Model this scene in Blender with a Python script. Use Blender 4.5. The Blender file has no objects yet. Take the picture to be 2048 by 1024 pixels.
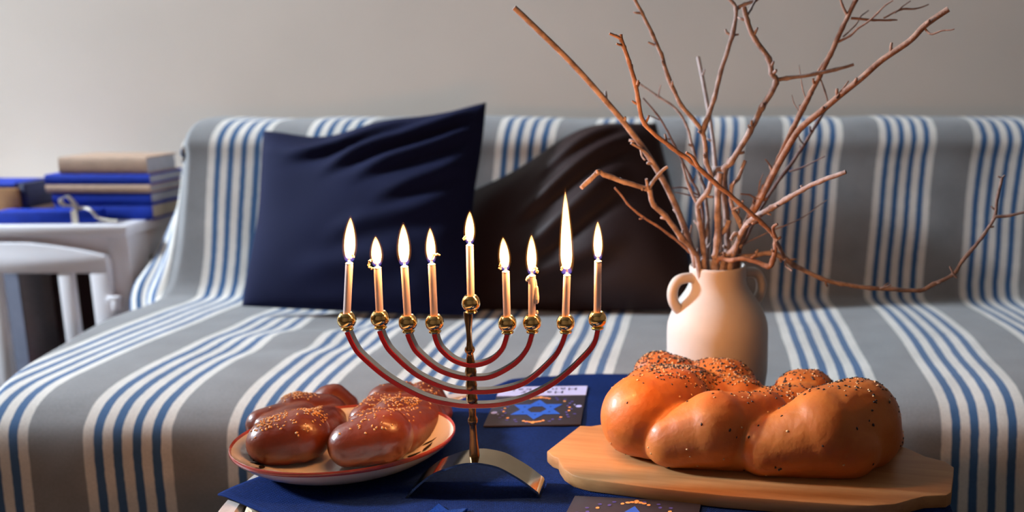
import bpy, bmesh, math, random
import numpy as np
from mathutils import Vector, Matrix, noise

random.seed(7); np.random.seed(7)
scene = bpy.context.scene
COL = scene.collection
R = math.radians

# ------------------------------------------------------------------ camera
F, CX, CY, TH, CZ = 1900.0, 1371.0, 512.0, R(10.88), 0.93   # focal length and principal point in px of a 2048x1024 frame
cam_data = bpy.data.cameras.new('camera'); cam = bpy.data.objects.new('camera', cam_data); COL.objects.link(cam)
cam.location = (0, 0, CZ); cam.rotation_euler = (R(90) - TH, 0, 0)
cam_data.sensor_width = 36; cam_data.lens = F / 2048 * 36
cam_data.shift_x = -(CX - 1024) / 2048; cam_data.shift_y = 0
cam_data.clip_start = 0.02
cam_data.dof.use_dof = True; cam_data.dof.focus_distance = 0.99; cam_data.dof.aperture_fstop = 3.6
scene.camera = cam

# ------------------------------------------------------------------ world, daylight, exposure
world = bpy.data.worlds.new('world'); scene.world = world; world.use_nodes = True
bg = world.node_tree.nodes['Background']; bg.inputs[0].default_value = (0.55, 0.7, 1.0, 1); bg.inputs[1].default_value = 0.3
WIN_Y0, WIN_Y1, WIN_Z0, WIN_Z1, WALL_X = 1.36, 1.92, 2.00, 3.70, -5.4
al = bpy.data.lights.new('window_daylight', 'AREA'); al.shape = 'RECTANGLE'
al.size = WIN_Y1 - WIN_Y0; al.size_y = WIN_Z1 - WIN_Z0; al.energy = 2650; al.color = (0.76, 0.88, 1.0)
alo = bpy.data.objects.new('window_daylight', al); COL.objects.link(alo)
alo.location = (WALL_X - 0.10, (WIN_Y0 + WIN_Y1) / 2, (WIN_Z0 + WIN_Z1) / 2)
alo.rotation_euler = Matrix(((0, 0, -1), (1, 0, 0), (0, -1, 0))).to_euler()   # shines towards +X
alo.rotation_euler = (Vector((1, 0, 0))).to_track_quat('-Z', 'Z').to_euler()
CANDLE_W = 0.66
CANDLE_COL = (1.0, 0.40, 0.12)
vs = scene.view_settings
vs.view_transform = 'Standard'; vs.look = 'None'; vs.gamma = 1; vs.exposure = 0.0; vs.use_curve_mapping = False

# ------------------------------------------------------------------ geometry helpers
_c, _s = math.cos(TH), math.sin(TH)
def ray(px, py):
    b = -(py - CY) / F
    return Vector(((px - CX) / F, _c + b * _s, -_s + b * _c))
def PY(px, py, y):                                  # point at depth y
    r = ray(px, py); return r * (y / r.y) + Vector((0, 0, CZ))
def PZ(px, py, z):                                  # point at height z
    r = ray(px, py); return r * ((z - CZ) / r.z) + Vector((0, 0, CZ))
def mpp(y, z=0.6):                                  # metres per pixel there
    return (y * _c + (CZ - z) * _s) / F

def mesh_obj(name, verts, faces, mat, parent=None, smooth=True, sharp=None):
    me = bpy.data.meshes.new(name); me.from_pydata([tuple(v) for v in verts], [], faces); me.update()
    return finish(name, me, mat, parent, smooth, sharp)
def finish(name, me, mat, parent=None, smooth=True, sharp=None):
    if smooth:
        me.polygons.foreach_set('use_smooth', [True] * len(me.polygons))
        if sharp: me.set_sharp_from_angle(angle=R(sharp))
    if mat: me.materials.append(mat)
    o = bpy.data.objects.new(name, me); COL.objects.link(o)
    if parent: o.parent = parent
    return o
def from_bm(name, bm, mat, parent=None, smooth=True, sharp=35):
    bmesh.ops.recalc_face_normals(bm, faces=bm.faces)
    me = bpy.data.meshes.new(name); bm.to_mesh(me); bm.free()
    return finish(name, me, mat, parent, smooth, sharp)
def empty(name, loc=(0, 0, 0), rz=0):
    o = bpy.data.objects.new(name, None); COL.objects.link(o); o.location = loc; o.rotation_euler = (0, 0, rz); o.empty_display_size = .05
    return o
def tag(o, label=None, cat=None, group=None, kind=None):
    if label: o['label'] = label
    if cat: o['category'] = cat
    if group: o['group'] = group
    if kind: o['kind'] = kind
    return o
def add_box(bm, lo, hi, bev=0.0, seg=2):
    lo, hi = Vector(lo), Vector(hi)
    b = bmesh.new(); bmesh.ops.create_cube(b, size=1)
    for v in b.verts: v.co = Vector([lo[i] + (v.co[i] + .5) * (hi[i] - lo[i]) for i in range(3)])
    if bev: bmesh.ops.bevel(b, geom=list(b.edges), offset=bev, segments=seg, affect='EDGES', profile=.5)
    m = bpy.data.meshes.new('tmp'); b.to_mesh(m); b.free(); bm.from_mesh(m); bpy.data.meshes.remove(m)
def box(name, lo, hi, mat, parent=None, bev=0.003):
    bm = bmesh.new(); add_box(bm, lo, hi, bev); return from_bm(name, bm, mat, parent)
def extrude_poly(name, pts, axis, a, b, mat, parent=None, bev=0.0, seg=2, sharp=35):
    """closed 2D outline extruded from a to b along axis ('x': pts are (y,z); 'z': (x,y); 'y': (x,z))"""
    def mk(p, h):
        return {'x': (h, p[0], p[1]), 'y': (p[0], h, p[1]), 'z': (p[0], p[1], h)}[axis]
    bm = bmesh.new()
    v0 = [bm.verts.new(mk(p, a)) for p in pts]; v1 = [bm.verts.new(mk(p, b)) for p in pts]
    n = len(pts); f0 = bm.faces.new(v0); f1 = bm.faces.new(v1[::-1])
    for i in range(n): bm.faces.new((v0[i], v0[(i + 1) % n], v1[(i + 1) % n], v1[i]))
    bmesh.ops.recalc_face_normals(bm, faces=bm.faces)
    if bev:
        bmesh.ops.bevel(bm, geom=list(f0.edges) + list(f1.edges), offset=bev, segments=seg, affect='EDGES', profile=.5)
    return from_bm(name, bm, mat, parent, sharp=sharp)
def catmull(P, n):
    P = [Vector(p) for p in P]; out = []
    for i in range(len(P) - 1):
        p0 = P[max(i - 1, 0)]; p1 = P[i]; p2 = P[i + 1]; p3 = P[min(i + 2, len(P) - 1)]
        for k in range(n):
            t = k / n
            out.append(.5 * ((2 * p1) + (p2 - p0) * t + (2 * p0 - 5 * p1 + 4 * p2 - p3) * t * t + (3 * p1 - p0 - 3 * p2 + p3) * t ** 3))
    out.append(P[-1]); return out
def tube_data(path, radii, n=8, closed=False):
    V, Fc = [], []; up = None; m = len(path)
    for i, p in enumerate(path):
        a = path[i - 1] if (i > 0 or closed) else p; b = path[(i + 1) % m] if (i < m - 1 or closed) else p
        t = (b - a).normalized()
        if up is None:
            up = Vector((0, 0, 1)) if abs(t.z) < .9 else Vector((1, 0, 0))
        x = (up - t * up.dot(t)).normalized(); y = t.cross(x); up = x
        r = radii[i] if hasattr(radii, '__len__') else radii
        for k in range(n):
            an = 2 * math.pi * k / n; V.append(p + (x * math.cos(an) + y * math.sin(an)) * r)
    for i in range(m if closed else m - 1):
        j = (i + 1) % m
        for k in range(n):
            k2 = (k + 1) % n; Fc.append((i * n + k, i * n + k2, j * n + k2, j * n + k))
    if not closed:
        Fc.append(tuple(range(n - 1, -1, -1))); Fc.append(tuple(range((m - 1) * n, m * n)))
    return V, Fc
def tube(name, path, radii, mat, parent=None, n=8, closed=False, sharp=50):
    V, Fc = tube_data([Vector(p) for p in path], radii, n, closed)
    return mesh_obj(name, V, Fc, mat, parent, sharp=sharp)
def lathe(name, prof, mat, parent=None, n=40, center=(0, 0, 0), scale_xy=(1, 1), sharp=40):
    """prof: (radius, z) from one end to the other"""
    V, Fc = [], []; cx, cy, cz = center; rows = []
    for r, z in prof:
        if r < 1e-6:
            rows.append([len(V)]); V.append((cx, cy, cz + z))
        else:
            rows.append(list(range(len(V), len(V) + n)))
            for k in range(n):
                a = 2 * math.pi * k / n; V.append((cx + r * math.cos(a) * scale_xy[0], cy + r * math.sin(a) * scale_xy[1], cz + z))
    for A, B in zip(rows[:-1], rows[1:]):
        for k in range(n):
            k2 = (k + 1) % n
            if len(A) == 1 and len(B) == 1: continue
            if len(A) == 1: Fc.append((A[0], B[k2], B[k]))
            elif len(B) == 1: Fc.append((A[k], A[k2], B[0]))
            else: Fc.append((A[k], A[k2], B[k2], B[k]))
    bm = bmesh.new(); me = bpy.data.meshes.new('t'); me.from_pydata(V, [], Fc); bm.from_mesh(me); bpy.data.meshes.remove(me)
    return from_bm(name, bm, mat, parent, sharp=sharp)
def blob_mesh(lobes, voxel=.0025, smooth=5, floor=None, rows=14):
    """tapered capsules (p0, r0, p1, r1) merged into one continuous dough surface"""
    bm = bmesh.new()
    for p0, r0, p1, r1 in lobes:
        p0, p1 = Vector(p0), Vector(p1); ax = p1 - p0; L = ax.length or 1e-6; q = ax.to_track_quat('Z', 'Y').to_matrix()
        b = bmesh.new(); bmesh.ops.create_uvsphere(b, u_segments=24, v_segments=rows * 2, radius=1)
        for v in b.verts:
            t = (v.co.z + 1) / 2; r = r0 + (r1 - r0) * t
            h = v.co.z
            base = p0 if h < 0 else p1; rr = r0 if h < 0 else r1
            v.co = base + q @ (Vector((v.co.x, v.co.y, h)) * rr)
        m = bpy.data.meshes.new('t'); b.to_mesh(m); b.free(); bm.from_mesh(m); bpy.data.meshes.remove(m)
    me = bpy.data.meshes.new('t'); bm.to_mesh(me); bm.free()
    o = bpy.data.objects.new('t', me); COL.objects.link(o)
    md = o.modifiers.new('r', 'REMESH'); md.mode = 'VOXEL'; md.voxel_size = voxel
    ms = o.modifiers.new('s', 'SMOOTH'); ms.factor = .5; ms.iterations = smooth
    dg = bpy.context.evaluated_depsgraph_get(); dg.update()
    res = bpy.data.meshes.new_from_object(o.evaluated_get(dg))
    bpy.data.objects.remove(o); bpy.data.meshes.remove(me)
    co = np.empty(len(res.vertices) * 3); res.vertices.foreach_get('co', co); co = co.reshape(-1, 3)
    for i in range(len(co)):
        v = Vector(co[i]); co[i, 2] += .0016 * noise.noise(v * 28) + .0009 * noise.noise(v * 75)
        if floor is not None and co[i, 2] < floor + .012:
            d = floor + .012 - co[i, 2]; co[i, 2] = max(floor, floor + .012 - d * .9)
    res.vertices.foreach_set('co', co.ravel()); res.update()
    return res
def scatter_seeds(name, me, mat, parent, count, weight, size, seed=1):
    rng = np.random.RandomState(seed)
    me.calc_loop_triangles(); nt = len(me.loop_triangles)
    tv = np.empty(nt * 3, dtype=np.int64); me.loop_triangles.foreach_get('vertices', tv); tv = tv.reshape(-1, 3)
    co = np.empty(len(me.vertices) * 3); me.vertices.foreach_get('co', co); co = co.reshape(-1, 3)
    A, B, C_ = co[tv[:, 0]], co[tv[:, 1]], co[tv[:, 2]]
    nr = np.cross(B - A, C_ - A); ar = np.linalg.norm(nr, axis=1); nr = nr / (ar[:, None] + 1e-12)
    ce = (A + B + C_) / 3
    w = ar * weight(ce, nr); w = w / w.sum()
    idx = rng.choice(nt, count, p=w)
    proto = [(1, 0, 0), (.25, .62, 0), (-.8, .42, 0), (-.8, -.42, 0), (.25, -.62, 0), (0, 0, .45), (0, 0, -.3)]
    pf = [(0, 1, 5), (1, 2, 5), (2, 3, 5), (3, 4, 5), (4, 0, 5), (1, 0, 6), (2, 1, 6), (3, 2, 6), (4, 3, 6), (0, 4, 6)]
    V, Fc = [], []
    for i in idx:
        u, v = rng.rand(2)
        if u + v > 1: u, v = 1 - u, 1 - v
        p = Vector(A[i] + (B[i] - A[i]) * u + (C_[i] - A[i]) * v); n = Vector(nr[i])
        t = n.orthogonal().normalized(); t.rotate(Matrix.Rotation(rng.rand() * 6.28, 3, n)); n2 = (n + t * rng.uniform(-.3, .3)).normalized()
        t = (t - n2 * t.dot(n2)).normalized(); bt = n2.cross(t); s = size * rng.uniform(.75, 1.2); o = len(V)
        for q in proto: V.append(p + n * s * .12 + (t * q[0] + bt * q[1] + n2 * q[2]) * s)
        Fc += [tuple(o + k for k in f) for f in pf]
    o = mesh_obj(name, V, Fc, mat, parent); o['kind'] = 'stuff'
    return o

# ------------------------------------------------------------------ materials
def new_mat(name):
    m = bpy.data.materials.new(name); m.use_nodes = True; nt = m.node_tree
    return m, nt, nt.nodes['Principled BSDF']
def mat(name, col, rough=.6, metal=0.0, var=.12, scale=30, bump=0.0, bscale=200, coat=0.0, spec=.5, col2=None, stretch=None, detail=4):
    m, nt, b = new_mat(name); N, L = nt.nodes, nt.links
    tc = N.new('ShaderNodeTexCoord'); mp = N.new('ShaderNodeMapping'); L.new(tc.outputs['Object'], mp.inputs[0])
    if stretch: mp.inputs['Scale'].default_value = stretch
    nz = N.new('ShaderNodeTexNoise'); nz.inputs['Scale'].default_value = scale; nz.inputs['Detail'].default_value = detail
    L.new(mp.outputs[0], nz.inputs['Vector'])
    rp = N.new('ShaderNodeValToRGB'); L.new(nz.outputs['Fac'], rp.inputs[0])
    c = Vector(col); c2 = Vector(col2) if col2 else c * (1 + var); c1 = c if col2 else c * (1 - var)
    rp.color_ramp.elements[0].position = .3; rp.color_ramp.elements[1].position = .7
    rp.color_ramp.elements[0].color = (*[max(0, x) for x in c1], 1); rp.color_ramp.elements[1].color = (*[min(1, x) for x in c2], 1)
    L.new(rp.outputs[0], b.inputs['Base Color'])
    b.inputs['Roughness'].default_value = rough; b.inputs['Metallic'].default_value = metal
    b.inputs['Coat Weight'].default_value = coat; b.inputs['Specular IOR Level'].default_value = spec
    if bump:
        n2 = N.new('ShaderNodeTexNoise'); n2.inputs['Scale'].default_value = bscale; n2.inputs['Detail'].default_value = 5
        L.new(mp.outputs[0], n2.inputs['Vector'])
        bp = N.new('ShaderNodeBump'); bp.inputs['Strength'].default_value = bump; bp.inputs['Distance'].default_value = .002
        L.new(n2.outputs['Fac'], bp.inputs['Height']); L.new(bp.outputs[0], b.inputs['Normal'])
    return m
def weave_mat(name, col, rough=.85, scale=700, strength=.35, var=.25, nscale=9, sheen=.3, spec=.25):
    m, nt, b = new_mat(name); N, L = nt.nodes, nt.links
    tc = N.new('ShaderNodeTexCoord')
    nz = N.new('ShaderNodeTexNoise'); nz.inputs['Scale'].default_value = 260; nz.inputs['Detail'].default_value = 3; L.new(tc.outputs['UV'], nz.inputs['Vector'])
    n1 = N.new('ShaderNodeTexNoise'); n1.inputs['Scale'].default_value = nscale; L.new(tc.outputs['UV'], n1.inputs['Vector'])
    ad = N.new('ShaderNodeMath'); ad.operation = 'ADD'; L.new(nz.outputs['Fac'], ad.inputs[0]); L.new(n1.outputs['Fac'], ad.inputs[1])
    rp = N.new('ShaderNodeMapRange'); rp.inputs[1].default_value = .6; rp.inputs[2].default_value = 1.4; rp.inputs[3].default_value = 1 - var; rp.inputs[4].default_value = 1 + var
    L.new(ad.outputs[0], rp.inputs[0])
    mx = N.new('ShaderNodeVectorMath'); mx.operation = 'SCALE'; mx.inputs[0].default_value = col; L.new(rp.outputs[0], mx.inputs['Scale'])
    L.new(mx.outputs[0], b.inputs['Base Color'])
    wv = []
    for d in ('X', 'Y'):
        w = N.new('ShaderNodeTexWave'); w.bands_direction = d; w.inputs['Scale'].default_value = scale / 6.28; w.inputs['Distortion'].default_value = 1.0
        L.new(tc.outputs['UV'], w.inputs['Vector']); wv.append(w)
    mm = N.new('ShaderNodeMath'); mm.operation = 'MULTIPLY'; L.new(wv[0].outputs['Fac'], mm.inputs[0]); L.new(wv[1].outputs['Fac'], mm.inputs[1])
    bp = N.new('ShaderNodeBump'); bp.inputs['Strength'].default_value = strength; bp.inputs['Distance'].default_value = .001
    L.new(mm.outputs[0], bp.inputs['Height']); L.new(bp.outputs[0], b.inputs['Normal'])
    b.inputs['Roughness'].default_value = rough; b.inputs['Sheen Weight'].default_value = sheen; b.inputs['Specular IOR Level'].default_value = spec
    return m, mx
def stripe_mat():
    m, mx = weave_mat('striped_linen', (.3, .3, .3), .9, 900, .4, .16, 14, .15)
    nt = m.node_tree; N, L = nt.nodes, nt.links
    tc = N.new('ShaderNodeTexCoord'); sp = N.new('ShaderNodeSeparateXYZ'); L.new(tc.outputs['UV'], sp.inputs[0])
    nz = N.new('ShaderNodeTexNoise'); nz.inputs['Scale'].default_value = 60; L.new(tc.outputs['UV'], nz.inputs['Vector'])
    a = N.new('ShaderNodeMath'); a.operation = 'MULTIPLY_ADD'; a.inputs[1].default_value = .0025; L.new(nz.outputs['Fac'], a.inputs[0]); L.new(sp.outputs[0], a.inputs[2])
    PERIOD = .2155
    dv = N.new('ShaderNodeMath'); dv.operation = 'DIVIDE'; dv.inputs[1].default_value = PERIOD; L.new(a.outputs[0], dv.inputs[0])
    fr = N.new('ShaderNodeMath'); fr.operation = 'FRACT'; L.new(dv.outputs[0], fr.inputs[0])
    rp = N.new('ShaderNodeValToRGB'); cr = rp.color_ramp; cr.interpolation = 'CONSTANT'
    grey, white, blue = (.225, .222, .225), (.66, .62, .57), (.042, .108, .235)
    g = (PERIOD - .132) / 2; stops = [(0, grey)]; x = g
    for k in range(9):
        stops.append((x / PERIOD, blue if k % 2 else white)); x += .0132 if k % 2 else .0158
    stops.append((x / PERIOD, grey))
    cr.elements[0].position = 0; cr.elements[0].color = (*grey, 1)
    cr.elements.remove(cr.elements[1])
    for p, c in stops[1:]:
        e = cr.elements.new(min(p, .9999)); e.color = (*c, 1)
    L.new(fr.outputs[0], rp.inputs[0]); L.new(rp.outputs[0], mx.inputs[0])
    return m
def wood_mat(name, c1, c2, axis_scale, rough=.45, scale=6, strips=None):
    m, nt, b = new_mat(name); N, L = nt.nodes, nt.links
    tc = N.new('ShaderNodeTexCoord'); mp = N.new('ShaderNodeMapping'); mp.inputs['Scale'].default_value = axis_scale; L.new(tc.outputs['Object'], mp.inputs[0])
    nz = N.new('ShaderNodeTexNoise'); nz.inputs['Scale'].default_value = scale; nz.inputs['Detail'].default_value = 8; nz.inputs['Roughness'].default_value = .65; L.new(mp.outputs[0], nz.inputs['Vector'])
    rp = N.new('ShaderNodeValToRGB'); rp.color_ramp.elements[0].position = .32; rp.color_ramp.elements[1].position = .68
    rp.color_ramp.elements[0].color = (*c1, 1); rp.color_ramp.elements[1].color = (*c2, 1); L.new(nz.outputs['Fac'], rp.inputs[0])
    L.new(rp.outputs[0], b.inputs['Base Color']); b.inputs['Roughness'].default_value = rough
    bp = N.new('ShaderNodeBump'); bp.inputs['Strength'].default_value = .08; bp.inputs['Distance'].default_value = .001; L.new(nz.outputs['Fac'], bp.inputs['Height']); L.new(bp.outputs[0], b.inputs['Normal'])
    return m
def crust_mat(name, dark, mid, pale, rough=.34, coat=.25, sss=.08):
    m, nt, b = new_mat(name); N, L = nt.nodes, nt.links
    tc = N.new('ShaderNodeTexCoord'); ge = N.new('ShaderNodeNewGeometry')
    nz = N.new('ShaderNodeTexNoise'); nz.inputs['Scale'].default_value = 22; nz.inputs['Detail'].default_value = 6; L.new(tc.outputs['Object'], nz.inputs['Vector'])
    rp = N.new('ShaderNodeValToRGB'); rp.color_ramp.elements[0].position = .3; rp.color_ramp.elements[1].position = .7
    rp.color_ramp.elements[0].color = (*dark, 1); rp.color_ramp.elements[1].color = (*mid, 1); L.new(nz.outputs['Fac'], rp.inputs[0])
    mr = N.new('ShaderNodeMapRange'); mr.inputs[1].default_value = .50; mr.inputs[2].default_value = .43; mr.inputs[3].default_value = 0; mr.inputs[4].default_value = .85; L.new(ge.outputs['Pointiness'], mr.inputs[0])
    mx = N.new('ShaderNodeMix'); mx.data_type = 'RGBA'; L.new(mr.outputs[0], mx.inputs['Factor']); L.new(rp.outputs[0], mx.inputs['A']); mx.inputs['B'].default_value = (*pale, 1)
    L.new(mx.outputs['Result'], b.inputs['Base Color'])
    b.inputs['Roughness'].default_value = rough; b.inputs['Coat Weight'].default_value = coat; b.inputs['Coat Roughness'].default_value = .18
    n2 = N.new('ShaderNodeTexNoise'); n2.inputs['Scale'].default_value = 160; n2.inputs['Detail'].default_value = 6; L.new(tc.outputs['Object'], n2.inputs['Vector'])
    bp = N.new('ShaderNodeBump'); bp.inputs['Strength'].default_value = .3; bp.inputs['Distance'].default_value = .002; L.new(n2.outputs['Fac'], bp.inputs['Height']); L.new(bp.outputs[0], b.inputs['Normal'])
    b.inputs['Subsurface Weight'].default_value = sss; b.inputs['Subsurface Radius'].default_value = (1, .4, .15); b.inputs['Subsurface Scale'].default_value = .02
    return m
def volume_glow(name, col, strength):
    m = bpy.data.materials.new(name); m.use_nodes = True; nt = m.node_tree; nt.nodes.clear()
    out = nt.nodes.new('ShaderNodeOutputMaterial'); e = nt.nodes.new('ShaderNodeEmission')
    e.inputs[0].default_value = (*col, 1); e.inputs[1].default_value = strength; nt.links.new(e.outputs[0], out.inputs['Volume'])
    return m

M = {}
M['wall'] = mat('cream_wall_paint', (.67, .58, .50), .9, var=.03, scale=3, bump=.08, bscale=120)
M['room'] = mat('room_wall_paint', (.21, .145, .105), .9, var=.03, scale=3)
M['ceiling'] = mat('ceiling_paint', (.22, .20, .18), .9, var=.02, scale=3)
M['floor'] = wood_mat('floor_boards', (.03, .018, .012), (.055, .032, .022), (1, 12, 1), .5)
M['winframe'] = mat('window_frame_paint', (.75, .75, .74), .4, var=.02)
M['stripe'] = stripe_mat()
M['sofa'] = mat('sofa_upholstery', (.12, .10, .09), .95, bump=.2, bscale=400)
M['navy'], _ = weave_mat('navy_cushion_cotton', (.0055, .0075, .033), .85, 1100, .15, .15, 8, 0, .12)
M['brown'], _ = weave_mat('dark_brown_satin', (.024, .012, .012), .5, 1100, .08, .15, 8, 0, .20)
M['cloth'], _ = weave_mat('blue_linen', (.0042, .018, .102), .9, 800, .6, .35, 16, 0, .08)
M['whitepaint'] = mat('white_painted_wood', (.84, .82, .85), .45, var=.02, scale=8, bump=.04, bscale=60)
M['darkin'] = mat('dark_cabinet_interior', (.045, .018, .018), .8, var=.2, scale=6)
M['bluecover'] = mat('cobalt_book_cloth', (.008, .035, .36), .7, spec=.15, var=.12, scale=60, bump=.15, bscale=500)
M['navycover'] = mat('navy_book_cloth', (.012, .018, .07), .6, var=.12, scale=60)
M['tancover'] = mat('tan_book_cloth', (.44, .29, .20), .75, var=.08, scale=50, bump=.15, bscale=500)
M['kraft'] = mat('kraft_card', (.48, .25, .10), .75, var=.08, scale=40)
M['pages'] = mat('page_edges', (.42, .41, .43), .9, var=.25, scale=40, stretch=(1, 1, 40))
M['creampages'] = mat('cream_page_edges', (.55, .46, .34), .9, var=.2, scale=40, stretch=(1, 1, 40))
M['ribbon'] = mat('cream_ribbon', (.72, .67, .56), .5, var=.06)
M['brass'] = mat('polished_brass', (.86, .58, .22), .10, 1.0, var=.06, scale=40, bump=.02, bscale=90)
M['oldbrass'] = mat('aged_brass', (.26, .145, .065), .26, 1.0, var=.25, scale=60, bump=.05, bscale=160)
M['steel'] = mat('brushed_nickel', (.58, .54, .48), .24, 1.0, var=.10, scale=70, bump=.05, bscale=160)
M['basebrass'] = mat('base_brass', (.46, .37, .24), .09, 1.0, var=.08, scale=30, bump=.02, bscale=60)
M['enamel'] = mat('red_enamel', (.86, .014, .022), .35, var=.08, scale=80, coat=.4)
M['wax'] = mat('pearl_rose_wax', (.78, .62, .56), .36, .25, var=.06, scale=300, stretch=(1, 1, .05))
M['drip'] = mat('cream_wax_drip', (.82, .70, .55), .4, var=.05, scale=50)
M['wick'] = mat('charred_wick', (.16, .09, .05), .9, var=.5, scale=300)
M['ember'] = mat('wick_crumbs', (.75, .50, .26), .7, var=.3, scale=400)
M['flame'] = volume_glow('flame_gas', (1.0, .45, .14), 1500)
M['mantle'] = volume_glow('flame_mantle_gas', (1.0, .33, .06), 22)
M['blueflame'] = volume_glow('blue_flame_gas', (.10, .16, 1.0), 60)
M['plate'] = mat('glazed_cream_stoneware', (.66, .61, .55), .16, var=.05, scale=20, coat=.5)
M['platerim'] = mat('red_brown_glaze', (.34, .055, .04), .2, var=.15, scale=60, coat=.5)
M['leafpaint'] = mat('dark_leaf_brushwork', (.012, .014, .014), .2, var=.3, scale=80, coat=.5)
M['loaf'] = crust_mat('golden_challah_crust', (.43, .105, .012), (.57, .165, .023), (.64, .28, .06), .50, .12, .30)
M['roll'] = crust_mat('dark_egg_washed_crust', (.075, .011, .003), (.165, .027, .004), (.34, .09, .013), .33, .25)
M['blackseed'] = mat('black_sesame', (.010, .008, .008), .45, var=.4, scale=300)
M['paleseed'] = mat('pale_sesame', (.66, .40, .19), .5, var=.2, scale=300)
M['goldseed'] = mat('toasted_sesame', (.50, .25, .08), .45, var=.25, scale=300)
M['bamboo'] = wood_mat('bamboo_board', (.37, .165, .058), (.48, .25, .10), (1.5, 22, 22), .42, 5)
M['vase'] = mat('matte_ivory_ceramic', (.48, .445, .415), .65, var=.025, scale=60, bump=.03, bscale=300)
M['bark'] = mat('grey_brown_bark', (.15, .105, .095), .85, var=.45, scale=90, bump=.6, bscale=300, col2=(.38, .30, .28))
M['redbark'] = mat('red_brown_bark', (.16, .08, .055), .8, var=.45, scale=90, bump=.6, bscale=300, col2=(.35, .21, .155))
M['palebark'] = mat('silver_grey_bark', (.33, .29, .29), .8, var=.3, scale=90, bump=.4, bscale=300)
M['darkbark'] = mat('dark_bark', (.085, .05, .05), .85, var=.4, scale=90, bump=.5, bscale=300, col2=(.17, .11, .10))
M['rimwood'] = wood_mat('whitewashed_rim_wood', (.38, .30, .27), (.55, .48, .45), (8, 8, 30), .6)
M['rope'] = mat('cream_cotton_rope', (.70, .58, .43), .95, var=.12, scale=300, bump=.5, bscale=900)
M['tablewood'] = wood_mat('table_top_wood', (.20, .12, .07), (.32, .20, .13), (2, 20, 2), .5)
M['cardbody'] = mat('midnight_card', (.022, .019, .032), .55, var=.08, scale=90)
M['cardband'] = mat('pale_blue_card_band', (.46, .50, .80), .6, var=.03, scale=60)
M['cardblue'] = mat('cobalt_print', (.015, .10, .55), .5, var=.06, scale=90)
M['cardpale'] = mat('periwinkle_print', (.36, .42, .85), .5, var=.05)
M['cardgold'] = mat('orange_gold_print', (.78, .33, .10), .5, var=.1)
M['cardink'] = mat('navy_ink', (.02, .025, .09), .6, var=.05)
M['cardviolet'] = mat('violet_print', (.07, .06, .30), .5, var=.1)
M['redcloth'] = mat('red_fabric', (.35, .015, .02), .8, var=.3, scale=30, bump=.3, bscale=60)
M['greybinder'] = mat('grey_blue_binder', (.24, .27, .36), .6, var=.08)
def glitter_mat():
    m, nt, b = new_mat('blue_glitter'); N, L = nt.nodes, nt.links
    tc = N.new('ShaderNodeTexCoord'); vo = N.new('ShaderNodeTexVoronoi'); vo.inputs['Scale'].default_value = 900; L.new(tc.outputs['Object'], vo.inputs['Vector'])
    rp = N.new('ShaderNodeValToRGB'); rp.color_ramp.elements[0].color = (.003, .03, .3, 1); rp.color_ramp.elements[1].color = (.03, .18, .95, 1); L.new(vo.outputs['Color'], rp.inputs[0]); L.new(rp.outputs[0], b.inputs['Base Color'])
    mx = N.new('ShaderNodeBump'); mx.inputs['Strength'].default_value = 1; mx.inputs['Distance'].default_value = .002; L.new(vo.outputs['Color'], mx.inputs['Height']); L.new(mx.outputs[0], b.inputs['Normal'])
    b.inputs['Metallic'].default_value = .6; b.inputs['Roughness'].default_value = .25
    return m
M['glitter'] = glitter_mat()

# ------------------------------------------------------------------ the room
WY = 2.56; RX0, RX1, RY0, RZ1 = WALL_X, 4.2, -3.8, 4.0
tag(box('floor', (RX0, RY0, -.05), (RX1, WY, 0), M['floor'], bev=0), 'dark wooden floor of the room', 'floor', kind='structure')
tag(box('wall_back', (RX0 - .1, WY, 0), (RX1 + .1, WY + .1, RZ1), M['wall'], bev=0), 'plain cream wall behind the sofa', 'wall', kind='structure')
tag(box('wall_right', (RX1, RY0, 0), (RX1 + .1, WY, RZ1), M['room'], bev=0), 'room wall to the right', 'wall', kind='structure')
tag(box('wall_front', (RX0 - .1, RY0 - .1, 0), (RX1 + .1, RY0, RZ1), M['room'], bev=0), 'room wall facing the sofa', 'wall', kind='structure')
tag(box('ceiling', (RX0 - .1, RY0 - .1, RZ1), (RX1 + .1, WY + .1, RZ1 + .1), M['ceiling'], bev=0), 'plain ceiling of the room', 'ceiling', kind='structure')
bm = bmesh.new()
add_box(bm, (RX0 - .1, RY0, 0), (RX0, WIN_Y0, RZ1)); add_box(bm, (RX0 - .1, WIN_Y1, 0), (RX0, WY, RZ1))
add_box(bm, (RX0 - .1, WIN_Y0, 0), (RX0, WIN_Y1, WIN_Z0)); add_box(bm, (RX0 - .1, WIN_Y0, WIN_Z1), (RX0, WIN_Y1, RZ1))
tag(from_bm('wall_left', bm, M['room']), 'room wall with the window to the left', 'wall', kind='structure')
bm = bmesh.new(); t = .035
add_box(bm, (RX0 - .07, WIN_Y0, WIN_Z0), (RX0 - .02, WIN_Y0 + t, WIN_Z1)); add_box(bm, (RX0 - .07, WIN_Y1 - t, WIN_Z0), (RX0 - .02, WIN_Y1, WIN_Z1))
add_box(bm, (RX0 - .07, WIN_Y0, WIN_Z0), (RX0 - .02, WIN_Y1, WIN_Z0 + t)); add_box(bm, (RX0 - .07, WIN_Y0, WIN_Z1 - t), (RX0 - .02, WIN_Y1, WIN_Z1))
wf = tag(from_bm('window_1', bm, M['winframe']), 'white framed window in the left wall', 'window', kind='structure')
box('window_sill', (RX0 - .02, WIN_Y0 - .04, WIN_Z0 - .03), (RX0 + .07, WIN_Y1 + .04, WIN_Z0), M['winframe'], wf)
tag(box('baseboard_back', (RX0, WY - .015, 0), (RX1, WY, .09), M['winframe'], bev=.002), 'white baseboard along the back wall', 'baseboard', kind='structure')

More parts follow.
